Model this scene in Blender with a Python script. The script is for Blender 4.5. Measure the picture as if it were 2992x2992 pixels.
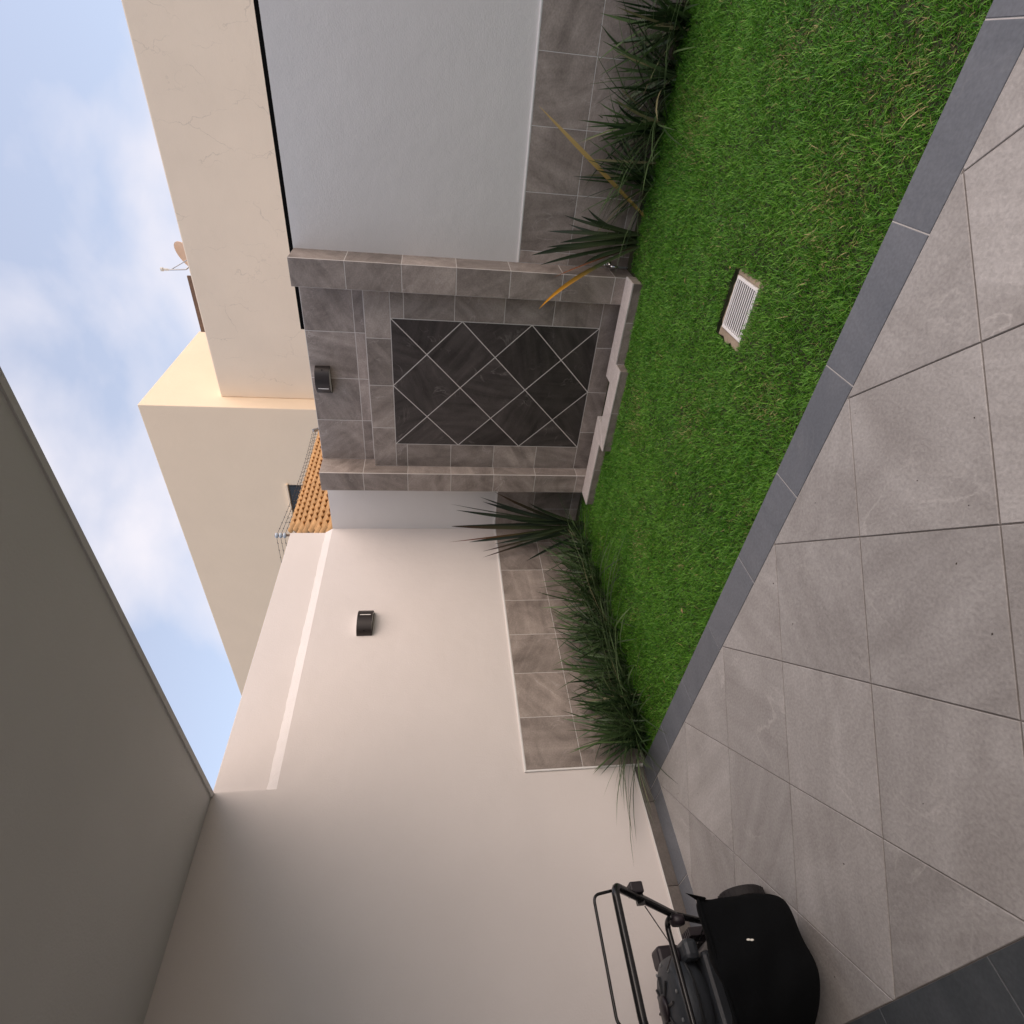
import bpy, math, random
import numpy as np
from mathutils import Matrix, Vector
R = math.radians
random.seed(7); rng = np.random.default_rng(11)
for o in list(bpy.data.objects): bpy.data.objects.remove(o)
S = bpy.context.scene; COL = S.collection

# ------------------------------------------------------------------ camera
cd = bpy.data.cameras.new('camera'); cam = bpy.data.objects.new('camera', cd); COL.objects.link(cam)
yaw, pitch, roll = 0.6767, -0.1375, -0.0037           # the phone was held sideways: world up points to picture left
fw = Vector((-math.sin(yaw)*math.cos(pitch), math.cos(yaw)*math.cos(pitch), math.sin(pitch)))
rt = Vector((math.cos(yaw), math.sin(yaw), 0)); dn = fw.cross(rt)
r2 = math.cos(roll)*rt + math.sin(roll)*dn; d2 = -math.sin(roll)*rt + math.cos(roll)*dn
M = Matrix((d2, r2, -fw)).transposed().to_4x4(); M.translation = (3.8757, -4.5467, 1.5)
cam.matrix_world = M
cd.sensor_width = 36; cd.lens = 1.1091*18; cd.clip_start = 0.05; cd.clip_end = 600
S.camera = cam
# ------------------------------------------------------------------ sky, sun, exposure
SUN_EL, SUN_AZ = 43.0, 6.0          # azimuth measured from +X towards +Y
W = bpy.data.worlds.new('World'); S.world = W; W.use_nodes = True
nt = W.node_tree; nt.nodes.clear()
def N(nt, typ, **k):
    n = nt.nodes.new(typ)
    for a, v in k.items(): setattr(n, a, v)
    return n
out = N(nt, 'ShaderNodeOutputWorld'); bg = N(nt, 'ShaderNodeBackground'); bg.inputs[1].default_value = 0.12
sky = N(nt, 'ShaderNodeTexSky', sky_type='NISHITA', sun_disc=False, sun_elevation=R(SUN_EL), sun_rotation=R(90-SUN_AZ))
sky.dust_density = 1.6; sky.air_density = 1.0
tc = N(nt, 'ShaderNodeTexCoord'); mp = N(nt, 'ShaderNodeMapping'); mp.inputs['Scale'].default_value = (1.0, 1.0, 1.5)
mp.inputs['Rotation'].default_value = (0.25, 0.35, 0.4)
n1 = N(nt, 'ShaderNodeTexNoise'); n1.inputs['Scale'].default_value = 3.4; n1.inputs['Detail'].default_value = 6; n1.inputs['Roughness'].default_value = 0.46; n1.inputs['Distortion'].default_value = 0.15
cr = N(nt, 'ShaderNodeValToRGB'); cr.color_ramp.elements[0].position = 0.42; cr.color_ramp.elements[1].position = 0.63
cr.color_ramp.elements[0].color = (0.40, 0.40, 0.40, 1); cr.color_ramp.elements[1].color = (1, 1, 1, 1)
mx = N(nt, 'ShaderNodeMix', data_type='RGBA'); mx.inputs['B'].default_value = (3.95, 3.85, 4.2, 1)
L = nt.links.new
L(tc.outputs['Generated'], mp.inputs[0]); L(mp.outputs[0], n1.inputs['Vector']); L(n1.outputs['Fac'], cr.inputs[0])
L(cr.outputs[0], mx.inputs['Factor']); L(sky.outputs[0], mx.inputs['A']); L(mx.outputs['Result'], bg.inputs[0]); L(bg.outputs[0], out.inputs[0])
sd = bpy.data.lights.new('sun', 'SUN'); sd.energy = 1.15; sd.angle = R(66); sd.color = (1.0, 0.745, 0.555)
sun = bpy.data.objects.new('sun', sd); COL.objects.link(sun)
sv = Vector((math.cos(R(SUN_AZ))*math.cos(R(SUN_EL)), math.sin(R(SUN_AZ))*math.cos(R(SUN_EL)), math.sin(R(SUN_EL))))
sun.rotation_euler = sv.to_track_quat('Z', 'Y').to_euler(); sun.location = (8, 2, 9)
S.view_settings.view_transform = 'Standard'; S.view_settings.look = 'None'; S.view_settings.gamma = 1
S.view_settings.exposure = 0.95; S.view_settings.use_curve_mapping = False
S.cycles.max_bounces = 8; S.cycles.diffuse_bounces = 5; S.cycles.use_denoising = True

# ------------------------------------------------------------------ materials
def newmat(name):
    m = bpy.data.materials.new(name); m.use_nodes = True; t = m.node_tree; t.nodes.clear()
    o = N(t, 'ShaderNodeOutputMaterial'); b = N(t, 'ShaderNodeBsdfPrincipled'); t.links.new(b.outputs[0], o.inputs[0])
    return m, t, b
def plain(name, col, rough=0.5, metal=0.0, bump=0.0, bscale=200, var=0.0, spec=0.5):
    m, t, b = newmat(name); b.inputs['Base Color'].default_value = (*col, 1)
    b.inputs['Roughness'].default_value = rough; b.inputs['Metallic'].default_value = metal; b.inputs['Specular IOR Level'].default_value = spec
    c = N(t, 'ShaderNodeTexCoord'); n = N(t, 'ShaderNodeTexNoise'); n.inputs['Scale'].default_value = bscale; n.inputs['Detail'].default_value = 4
    t.links.new(c.outputs['Object'], n.inputs['Vector'])
    if bump:
        bp = N(t, 'ShaderNodeBump'); bp.inputs['Strength'].default_value = bump; bp.inputs['Distance'].default_value = 0.004
        t.links.new(n.outputs['Fac'], bp.inputs['Height']); t.links.new(bp.outputs[0], b.inputs['Normal'])
    if var:
        n2 = N(t, 'ShaderNodeTexNoise'); n2.inputs['Scale'].default_value = bscale/12; n2.inputs['Detail'].default_value = 6; t.links.new(c.outputs['Object'], n2.inputs['Vector'])
        mx = N(t, 'ShaderNodeMix', data_type='RGBA'); mx.inputs['A'].default_value = (*[x*(1-var) for x in col], 1); mx.inputs['B'].default_value = (*[min(1, x*(1+var)) for x in col], 1)
        t.links.new(n2.outputs['Fac'], mx.inputs['Factor']); t.links.new(mx.outputs['Result'], b.inputs['Base Color'])
    return m
def stucco(name, col, cracks=0.0, mottle=0.06, bump=0.30):
    m, t, b = newmat(name); l = t.links.new; b.inputs['Roughness'].default_value = 0.85; b.inputs['Specular IOR Level'].default_value = 0.25
    g = N(t, 'ShaderNodeNewGeometry')
    n1 = N(t, 'ShaderNodeTexNoise'); n1.inputs['Scale'].default_value = 1.6; n1.inputs['Detail'].default_value = 8; l(g.outputs['Position'], n1.inputs['Vector'])
    mx = N(t, 'ShaderNodeMix', data_type='RGBA'); mx.inputs['A'].default_value = (*[c*(1-mottle) for c in col], 1); mx.inputs['B'].default_value = (*[min(1, c*(1+mottle)) for c in col], 1)
    l(n1.outputs['Fac'], mx.inputs['Factor']); last = mx.outputs['Result']
    n2 = N(t, 'ShaderNodeTexNoise'); n2.inputs['Scale'].default_value = 95; n2.inputs['Detail'].default_value = 5; l(g.outputs['Position'], n2.inputs['Vector'])
    n3 = N(t, 'ShaderNodeTexNoise'); n3.inputs['Scale'].default_value = 7; n3.inputs['Detail'].default_value = 3; l(g.outputs['Position'], n3.inputs['Vector'])
    ad = N(t, 'ShaderNodeMath', operation='MULTIPLY_ADD'); ad.inputs[1].default_value = 3.0; l(n3.outputs['Fac'], ad.inputs[0]); l(n2.outputs['Fac'], ad.inputs[2])
    bp = N(t, 'ShaderNodeBump'); bp.inputs['Strength'].default_value = bump; bp.inputs['Distance'].default_value = 0.004; l(ad.outputs[0], bp.inputs['Height']); l(bp.outputs[0], b.inputs['Normal'])
    if cracks:
        nw = N(t, 'ShaderNodeTexNoise'); nw.inputs['Scale'].default_value = 5; nw.inputs['Detail'].default_value = 5; l(g.outputs['Position'], nw.inputs['Vector'])
        vm = N(t, 'ShaderNodeVectorMath', operation='MULTIPLY_ADD'); vm.inputs[1].default_value = (0.28, 0.28, 0.28); l(nw.outputs['Color'], vm.inputs[0]); l(g.outputs['Position'], vm.inputs[2])
        v = N(t, 'ShaderNodeTexVoronoi', feature='DISTANCE_TO_EDGE'); v.inputs['Scale'].default_value = 2.4; vz = N(t, 'ShaderNodeVectorMath', operation='MULTIPLY'); vz.inputs[1].default_value = (1, 1, 0.42); l(vm.outputs[0], vz.inputs[0]); l(vz.outputs[0], v.inputs['Vector'])
        lt = N(t, 'ShaderNodeMath', operation='LESS_THAN'); lt.inputs[1].default_value = 0.0075; l(v.outputs['Distance'], lt.inputs[0])
        nm = N(t, 'ShaderNodeTexNoise'); nm.inputs['Scale'].default_value = 1.7; nm.inputs['Detail'].default_value = 4; l(g.outputs['Position'], nm.inputs['Vector'])
        r = N(t, 'ShaderNodeMapRange'); r.inputs[1].default_value = 0.46; r.inputs[2].default_value = 0.62; l(nm.outputs['Fac'], r.inputs[0])
        mu = N(t, 'ShaderNodeMath', operation='MULTIPLY'); l(lt.outputs[0], mu.inputs[0]); l(r.outputs[0], mu.inputs[1])
        m3 = N(t, 'ShaderNodeMath', operation='MULTIPLY'); m3.inputs[1].default_value = cracks; l(mu.outputs[0], m3.inputs[0])
        mc = N(t, 'ShaderNodeMix', data_type='RGBA'); mc.inputs['B'].default_value = (*[c*0.45 for c in col], 1); l(m3.outputs[0], mc.inputs['Factor']); l(last, mc.inputs['A']); last = mc.outputs['Result']
    l(last, b.inputs['Base Color'])
    return m
def stone(name, a, bcol, vein, rough=0.55, scale=3.0, veins=0.35, bump=0.3, per=0.1, streak=0.55):
    """porcelain stone: clouds, streaks and thin veins, different on each tile"""
    m, t, b = newmat(name); l = t.links.new; b.inputs['Roughness'].default_value = rough; b.inputs['Specular IOR Level'].default_value = 0.4
    c = N(t, 'ShaderNodeTexCoord'); oi = N(t, 'ShaderNodeObjectInfo')
    rv = N(t, 'ShaderNodeVectorMath', operation='MULTIPLY_ADD'); rv.inputs[1].default_value = (37, 53, 71)
    cb = N(t, 'ShaderNodeCombineXYZ'); [l(oi.outputs['Random'], cb.inputs[i]) for i in range(3)]
    l(cb.outputs[0], rv.inputs[0]); l(c.outputs['Object'], rv.inputs[2])
    ro = N(t, 'ShaderNodeVectorRotate', rotation_type='Z_AXIS'); mm = N(t, 'ShaderNodeMath', operation='MULTIPLY'); mm.inputs[1].default_value = 25.0
    l(oi.outputs['Random'], mm.inputs[0]); l(mm.outputs[0], ro.inputs['Angle']); l(rv.outputs[0], ro.inputs['Vector'])
    n1 = N(t, 'ShaderNodeTexNoise'); n1.inputs['Scale'].default_value = scale; n1.inputs['Detail'].default_value = 10; n1.inputs['Roughness'].default_value = 0.62; n1.inputs['Distortion'].default_value = 0.8; l(ro.outputs[0], n1.inputs['Vector'])
    st = N(t, 'ShaderNodeMapping'); st.inputs['Scale'].default_value = (scale*0.5, scale*4, scale*2); l(ro.outputs[0], st.inputs[0])
    n2 = N(t, 'ShaderNodeTexNoise'); n2.inputs['Scale'].default_value = 1; n2.inputs['Detail'].default_value = 8; n2.inputs['Distortion'].default_value = 0.4; l(st.outputs[0], n2.inputs['Vector'])
    av = N(t, 'ShaderNodeMath', operation='MULTIPLY_ADD'); av.inputs[1].default_value = streak; l(n2.outputs['Fac'], av.inputs[0])
    hv = N(t, 'ShaderNodeMath', operation='MULTIPLY'); hv.inputs[1].default_value = 1-streak; l(n1.outputs['Fac'], hv.inputs[0]); l(hv.outputs[0], av.inputs[2])
    rp = N(t, 'ShaderNodeMapRange'); rp.inputs[1].default_value = 0.34; rp.inputs[2].default_value = 0.66; l(av.outputs[0], rp.inputs[0])
    mx = N(t, 'ShaderNodeMix', data_type='RGBA'); mx.inputs['A'].default_value = (*a, 1); mx.inputs['B'].default_value = (*bcol, 1); l(rp.outputs[0], mx.inputs['Factor'])
    # veins
    vw = N(t, 'ShaderNodeTexNoise'); vw.inputs['Scale'].default_value = scale*0.9; vw.inputs['Detail'].default_value = 6; vw.inputs['Distortion'].default_value = 1.2; l(ro.outputs[0], vw.inputs['Vector'])
    s1 = N(t, 'ShaderNodeMath', operation='SUBTRACT'); s1.inputs[1].default_value = 0.5; l(vw.outputs['Fac'], s1.inputs[0])
    ab = N(t, 'ShaderNodeMath', operation='ABSOLUTE'); l(s1.outputs[0], ab.inputs[0])
    vr = N(t, 'ShaderNodeMapRange'); vr.inputs[1].default_value = 0.0; vr.inputs[2].default_value = 0.014; vr.inputs[3].default_value = 1; vr.inputs[4].default_value = 0; l(ab.outputs[0], vr.inputs[0])
    nk = N(t, 'ShaderNodeTexNoise'); nk.inputs['Scale'].default_value = scale*1.3; l(rv.outputs[0], nk.inputs['Vector'])
    kr = N(t, 'ShaderNodeMapRange'); kr.inputs[1].default_value = 0.5; kr.inputs[2].default_value = 0.68; l(nk.outputs['Fac'], kr.inputs[0])
    vk = N(t, 'ShaderNodeMath', operation='MULTIPLY'); l(vr.outputs[0], vk.inputs[0]); l(kr.outputs[0], vk.inputs[1])
    vs = N(t, 'ShaderNodeMath', operation='MULTIPLY'); vs.inputs[1].default_value = veins; l(vk.outputs[0], vs.inputs[0])
    m2 = N(t, 'ShaderNodeMix', data_type='RGBA'); m2.inputs['B'].default_value = (*vein, 1); l(vs.outputs[0], m2.inputs['Factor']); l(mx.outputs['Result'], m2.inputs['A'])
    # per-tile tone
    pr = N(t, 'ShaderNodeMapRange'); pr.inputs[3].default_value = 1-per; pr.inputs[4].default_value = 1+per; l(oi.outputs['Random'], pr.inputs[0])
    fn = N(t, 'ShaderNodeTexNoise'); fn.inputs['Scale'].default_value = 90; fn.inputs['Detail'].default_value = 6; l(rv.outputs[0], fn.inputs['Vector'])
    fr = N(t, 'ShaderNodeMapRange'); fr.inputs[1].default_value = 0.3; fr.inputs[2].default_value = 0.7; fr.inputs[3].default_value = 0.88; fr.inputs[4].default_value = 1.12; l(fn.outputs['Fac'], fr.inputs[0])
    pm = N(t, 'ShaderNodeMath', operation='MULTIPLY'); l(pr.outputs[0], pm.inputs[0]); l(fr.outputs[0], pm.inputs[1])
    hs = N(t, 'ShaderNodeVectorMath', operation='SCALE'); l(m2.outputs['Result'], hs.inputs[0]); l(pm.outputs[0], hs.inputs['Scale'])
    l(hs.outputs[0], b.inputs['Base Color'])
    bs = N(t, 'ShaderNodeMath', operation='MULTIPLY_ADD'); bs.inputs[1].default_value = 2.0; l(n2.outputs['Fac'], bs.inputs[0]); l(fn.outputs['Fac'], bs.inputs[2])
    bp = N(t, 'ShaderNodeBump'); bp.inputs['Strength'].default_value = bump; bp.inputs['Distance'].default_value = 0.003; l(bs.outputs[0], bp.inputs['Height']); l(bp.outputs[0], b.inputs['Normal'])
    return m
def leafmat(name, rough=0.45, trans=0.25):
    m, t, b = newmat(name); l = t.links.new
    at = N(t, 'ShaderNodeAttribute', attribute_name='col'); l(at.outputs['Color'], b.inputs['Base Color'])
    b.inputs['Roughness'].default_value = rough; b.inputs['Specular IOR Level'].default_value = 0.35
    tr = N(t, 'ShaderNodeBsdfTranslucent'); l(at.outputs['Color'], tr.inputs['Color'])
    ms = N(t, 'ShaderNodeMixShader'); ms.inputs[0].default_value = trans
    o = [n for n in t.nodes if n.type == 'OUTPUT_MATERIAL'][0]
    l(b.outputs[0], ms.inputs[1]); l(tr.outputs[0], ms.inputs[2]); l(ms.outputs[0], o.inputs[0])
    return m
MT = dict(
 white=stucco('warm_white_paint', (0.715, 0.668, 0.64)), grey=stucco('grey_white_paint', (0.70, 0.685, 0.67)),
 soffit=stucco('soffit_paint', (0.60, 0.60, 0.59)), ledge=stucco('bare_mortar', (0.70, 0.67, 0.65), mottle=0.12, bump=0.8),
 beige=stucco('beige_render', (0.88, 0.76, 0.61), cracks=0.3), beige2=stucco('beige_block_render', (0.93, 0.77, 0.58), cracks=0.0, mottle=0.04),
 patio=stone('patio_porcelain', (0.285, 0.272, 0.263), (0.422, 0.412, 0.404), (0.50, 0.485, 0.47), rough=0.55, scale=2.4, veins=0.55, bump=0.5, per=0.11, streak=0.42),
 brown=stone('brown_slate_tile', (0.170, 0.142, 0.125), (0.41, 0.352, 0.315), (0.52, 0.47, 0.44), rough=0.5, scale=3.6, veins=0.5, bump=0.4, per=0.20, streak=0.35),
 dark=stone('dark_slate_tile', (0.024, 0.0205, 0.020), (0.082, 0.070, 0.066), (0.20, 0.18, 0.17), rough=0.40, scale=4, veins=0.6, bump=0.25, per=0.25),
 rim=stone('pale_rim_tile', (0.50, 0.455, 0.43), (0.62, 0.575, 0.55), (0.55, 0.52, 0.5), rough=0.5, scale=5, veins=0.3, bump=0.3, per=0.06),
 granite=stone('blue_grey_granite_tile', (0.120, 0.134, 0.156), (0.158, 0.172, 0.195), (0.3, 0.3, 0.3), rough=0.48, scale=2.5, veins=0.15, bump=0.12, per=0.05),
 slate=stone('dark_floor_tile', (0.050, 0.059, 0.067), (0.072, 0.082, 0.092), (0.12, 0.12, 0.12), rough=0.45, scale=2.5, veins=0.15, bump=0.1, per=0.05),
 grout_l=plain('pale_grout', (0.62, 0.585, 0.555), 0.9, bump=0.4, bscale=150), grout_d=plain('dark_grout', (0.19, 0.175, 0.165), 0.9, bump=0.4, bscale=150, var=0.3),
 grout_w=plain('white_grout', (0.66, 0.64, 0.62), 0.9, bump=0.4, bscale=150), trim=plain('white_edge_trim', (0.80, 0.79, 0.77), 0.5),
 skirt=stone('dark_skirting_tile', (0.105, 0.092, 0.083), (0.155, 0.138, 0.126), (0.25, 0.23, 0.22), rough=0.5, scale=3.4, veins=0.3, bump=0.25, per=0.06),
 soil=plain('dark_soil', (0.030, 0.034, 0.014), 0.95, bump=1.0, bscale=60, var=0.5), ground=plain('dry_ground', (0.16, 0.13, 0.1), 0.95, bump=0.6, bscale=12, var=0.3),
 black=plain('black_flashing', (0.003, 0.003, 0.003), 0.9, spec=0.1), lampm=plain('dark_bronze_paint', (0.030, 0.024, 0.022), 0.38, 0.3), frost=plain('frosted_glass', (0.72, 0.72, 0.70), 0.35),
 slotm=plain('pale_diffuser', (0.85, 0.84, 0.80), 0.4), steel=plain('galvanised_steel', (0.40, 0.41, 0.42), 0.4, 0.9), chrome=plain('chrome', (0.75, 0.76, 0.78), 0.08, 1.0),
 ins=plain('pale_blue_insulator', (0.46, 0.52, 0.58), 0.25), wire=plain('dull_wire', (0.06, 0.05, 0.045), 0.6, 0.5), rust=plain('rusty_steel', (0.20, 0.13, 0.09), 0.8, 0.2, var=0.4, bscale=300),
 clay=stone('clay_roof_tile', (0.42, 0.225, 0.085), (0.60, 0.35, 0.15), (0.62, 0.42, 0.2), rough=0.75, scale=9, veins=0.1, bump=0.4, per=0.14), dishm=plain('dish_sunlight_tint', (0.80, 0.56, 0.38), 0.45),  # dish colour has warm orange sunlight painted into it
 glass=plain('dark_window_glass', (0.008, 0.009, 0.011), 0.06), wframe=plain('black_window_frame', (0.02, 0.02, 0.021), 0.4),
 conc=plain('rough_concrete', (0.33, 0.265, 0.20), 0.95, bump=1.0, bscale=70, var=0.35), grate=plain('white_plastic_grate', (0.78, 0.78, 0.79), 0.35), hole=plain('black_drain_pit', (0.012, 0.012, 0.013), 0.5),  # drain pit is one plain near-black colour
 mblack=plain('black_enamel_tube', (0.010, 0.010, 0.011), 0.22), fabric=plain('black_bag_fabric', (0.0022, 0.0028, 0.0035), 0.9, bump=0.5, bscale=420, spec=0.15), deck=plain('charcoal_deck', (0.020, 0.021, 0.023), 0.35, var=0.2, bscale=80),
 engine=plain('grey_engine_cover', (0.042, 0.048, 0.056), 0.45, 0.2, bump=0.2, bscale=90, var=0.5), plum=plain('plum_plastic', (0.014, 0.009, 0.013), 0.45), rubber=plain('tyre_rubber', (0.013, 0.011, 0.012), 0.75), hub=plain('grey_hub', (0.12, 0.12, 0.125), 0.5), flap=plain('grey_flap', (0.055, 0.058, 0.062), 0.5),
 badge=plain('white_print', (0.7, 0.68, 0.62), 0.6), ply=plain('dark_joinery', (0.03, 0.03, 0.032), 0.4), dry=plain('dry_leaf', (0.34, 0.24, 0.11), 0.8, var=0.4, bscale=300), speck=plain('dirt_speck', (0.05, 0.042, 0.036), 0.9),
 grass=leafmat('lawn_blades', 0.42, 0.22), leaf=leafmat('strap_leaves', 0.30, 0.10))

# ------------------------------------------------------------------ helpers
I4 = Matrix.Identity(4); WM = {}
def link(o, parent=None, M=None):
    COL.objects.link(o); M = M or I4; WM[o.name] = M.copy()
    if parent is not None:
        o.parent = parent; o.matrix_parent_inverse = Matrix.Identity(4); o.matrix_basis = WM[parent.name].inverted() @ M
    else: o.matrix_basis = M
    return o
def tag(o, label=None, cat=None, group=None, kind=None):
    for k, v in (('label', label), ('category', cat), ('group', group), ('kind', kind)):
        if v: o[k] = v
    return o
def thing(name, label, cat, loc, group=None):
    return tag(link(bpy.data.objects.new(name, None), None, Matrix.Translation(loc)), label, cat, group)
class MB:
    def __init__(s): s.v = []; s.f = []
    def add(s, v, f):
        k = len(s.v); s.v += [tuple(p) for p in v]; s.f += [tuple(i+k for i in q) for q in f]; return s
    def box(s, x0, x1, y0, y1, z0, z1):
        return s.add([(x0,y0,z0),(x1,y0,z0),(x1,y1,z0),(x0,y1,z0),(x0,y0,z1),(x1,y0,z1),(x1,y1,z1),(x0,y1,z1)], [(0,3,2,1),(4,5,6,7),(0,1,5,4),(1,2,6,5),(2,3,7,6),(3,0,4,7)])
    def prism(s, poly, z0, z1):
        n = len(poly); s.add([(x,y,z0) for x,y in poly]+[(x,y,z1) for x,y in poly], [tuple(range(n-1,-1,-1)), tuple(range(n,2*n))]+[(i,(i+1)%n,n+(i+1)%n,n+i) for i in range(n)]); return s
    def tube(s, pts, r, n=8, cap=True, r2=None):
        P = [Vector(p) for p in pts]; rings = []; up = None
        for i, p in enumerate(P):
            d = (P[min(i+1,len(P)-1)]-P[max(i-1,0)]).normalized()
            if up is None: up = Vector((0,0,1)) if abs(d.z) < 0.9 else Vector((1,0,0))
            a = (up - d*up.dot(d)).normalized(); up = a; b = d.cross(a)
            rr = r if r2 is None else r+(r2-r)*i/(len(P)-1)
            rings.append([p+rr*(math.cos(2*math.pi*j/n)*a+math.sin(2*math.pi*j/n)*b) for j in range(n)])
        v = [q for ring in rings for q in ring]; f = []
        for i in range(len(P)-1):
            for j in range(n): f.append((i*n+j, i*n+(j+1)%n, (i+1)*n+(j+1)%n, (i+1)*n+j))
        if cap: f += [tuple(range(n-1,-1,-1)), tuple(range((len(P)-1)*n, len(P)*n))]
        return s.add(v, f)
    def lathe(s, prof, n=24, M=I4):
        v = []; f = []
        for r, z in prof:
            for j in range(n): v.append(M @ Vector((r*math.cos(2*math.pi*j/n), r*math.sin(2*math.pi*j/n), z)))
        for i in range(len(prof)-1):
            for j in range(n): f.append((i*n+j, i*n+(j+1)%n, (i+1)*n+(j+1)%n, (i+1)*n+j))
        f += [tuple(range(n-1,-1,-1)), tuple(range((len(prof)-1)*n, len(prof)*n))]
        return s.add(v, f)
    def mesh(s, name, mat, smooth=False, origin=None, bevel=0):
        m = bpy.data.meshes.new(name); o = Vector(origin) if origin is not None else Vector((0,0,0))
        m.from_pydata([tuple(Vector(p)-o) for p in s.v], [], s.f); m.materials.append(MT[mat]); 
        if smooth: m.polygons.foreach_set('use_smooth', [True]*len(m.polygons))
        m.update(); return m
    def build(s, name, mat, parent=None, smooth=False, bevel=0, origin=None):
        if origin is None:
            a = np.array(s.v, float); origin = (*((a.min(0)+a.max(0))/2)[:2], a[:,2].min())
        o = bpy.data.objects.new(name, s.mesh(name, mat, smooth, origin)); link(o, parent, Matrix.Translation(origin))
        if bevel:
            b = o.modifiers.new('bevel', 'BEVEL'); b.width = bevel; b.segments = 2; b.limit_method = 'ANGLE'; b.angle_limit = R(40); b.harden_normals = False
        return o
def arc(c, a0, a1, r, u, v, n=6):
    c, u, v = Vector(c), Vector(u), Vector(v)
    return [c + r*(math.cos(a0+(a1-a0)*i/n)*u + math.sin(a0+(a1-a0)*i/n)*v) for i in range(n+1)]
def fillet(pts, r, n=5):
    """polyline with rounded corners"""
    P = [Vector(p) for p in pts]; out = [P[0]]
    for i in range(1, len(P)-1):
        a = (P[i-1]-P[i]).normalized(); b = (P[i+1]-P[i]).normalized()
        p0 = P[i]+a*r; p1 = P[i]+b*r
        for k in range(n+1):
            t = k/n; out.append((1-t)**2*p0 + 2*t*(1-t)*P[i] + t*t*p1)
    return out+[P[-1]]
def clip(poly, a, b, c):
    """keep a*x+b*y<=c"""
    o = []
    for i in range(len(poly)):
        p, q = poly[i], poly[(i+1) % len(poly)]; dp = a*p[0]+b*p[1]-c; dq = a*q[0]+b*q[1]-c
        if dp <= 0: o.append(p)
        if dp*dq < 0: t = dp/(dp-dq); o.append((p[0]+t*(q[0]-p[0]), p[1]+t*(q[1]-p[1])))
    return o
def clip_rect(poly, x0, x1, y0, y1):
    for a in ((-1,0,-x0),(1,0,x1),(0,-1,-y0),(0,1,y1)):
        poly = clip(poly, *a)
        if len(poly) < 3: return []
    q = []
    for p in poly:
        if not q or math.hypot(p[0]-q[-1][0], p[1]-q[-1][1]) > 1e-4: q.append(p)
    if len(q) > 1 and math.hypot(q[0][0]-q[-1][0], q[0][1]-q[-1][1]) < 1e-4: q.pop()
    A = sum(q[i][0]*q[(i+1)%len(q)][1]-q[(i+1)%len(q)][0]*q[i][1] for i in range(len(q)))/2
    return q if len(q) > 2 and abs(A) > 2e-4 else []
def inset(poly, d):
    n = len(poly); out = []
    A = sum(poly[i][0]*poly[(i+1)%n][1]-poly[(i+1)%n][0]*poly[i][1] for i in range(n)); sg = 1 if A > 0 else -1
    for i in range(n):
        p0, p1, p2 = Vector(poly[i-1]), Vector(poly[i]), Vector(poly[(i+1)%n])
        e1 = (p1-p0).normalized(); e2 = (p2-p1).normalized(); n1 = sg*Vector((-e1.y, e1.x)); n2 = sg*Vector((-e2.y, e2.x))
        k = max(0.25, 1+n1.dot(n2)); q = p1+(n1+n2)*(d/k); out.append((q.x, q.y))
    return out if sg > 0 else out[::-1]
TC = {}
def tile_mesh(poly, t, mat, bev=0.0015):
    """poly in tile plane, face at z=t, body down to z=0"""
    A = sum(poly[i][0]*poly[(i+1)%len(poly)][1]-poly[(i+1)%len(poly)][0]*poly[i][1] for i in range(len(poly)))
    if A < 0: poly = poly[::-1]
    n = len(poly); ins = inset(poly, bev); b = MB()
    v = [(x,y,0) for x,y in poly]+[(x,y,t-bev) for x,y in poly]+[(x,y,t) for x,y in ins]
    f = [tuple(range(n-1,-1,-1)), tuple(range(2*n,3*n))]
    for k in (0, n):
        f += [(k+i, k+(i+1)%n, k+n+(i+1)%n, k+n+i) for i in range(n)]
    b.add(v, f); return b.mesh('tile', mat)
def tile(parent, mat, w, h, t, Mw, name='tile', poly=None, bev=0.0015):
    if poly is None:
        key = (round(w,4), round(h,4), t, mat, bev)
        if key not in TC: TC[key] = tile_mesh([(0,0),(w,0),(w,h),(0,h)], t, mat, bev)
        me = TC[key]
    else: me = tile_mesh(poly, t, mat, bev)
    return link(bpy.data.objects.new(name, me), parent, Mw)
def MXYZ(o, u, v, w):
    M = Matrix((u, v, w)).transposed().to_4x4(); M.translation = o; return M
def M_back(x, y, z, j=0.0):   # tile on a wall facing -Y
    return MXYZ((x, y, z), Vector((1,0,0)), Vector((0,0,1)), Vector((0,-1,0)))
def M_left(x, y, z): return MXYZ((x, y, z), Vector((0,1,0)), Vector((0,0,1)), Vector((1,0,0)))     # facing +X, u along +Y
def M_negx(x, y, z): return MXYZ((x, y, z), Vector((0,-1,0)), Vector((0,0,1)), Vector((-1,0,0)))   # facing -X, u along -Y
def M_up(x, y, z): return MXYZ((x, y, z), Vector((1,0,0)), Vector((0,1,0)), Vector((0,0,1)))
G = 0.0030
def rects(parent, mat, Mf, us, vs, t, g=G, name='tile'):
    for i in range(len(us)-1):
        for j in range(len(vs)-1):
            w, h = us[i+1]-us[i]-g, vs[j+1]-vs[j]-g
            if w > 0.004 and h > 0.004: tile(parent, mat, w, h, t, Mf(us[i]+g/2, vs[j]+g/2), name)

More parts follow.
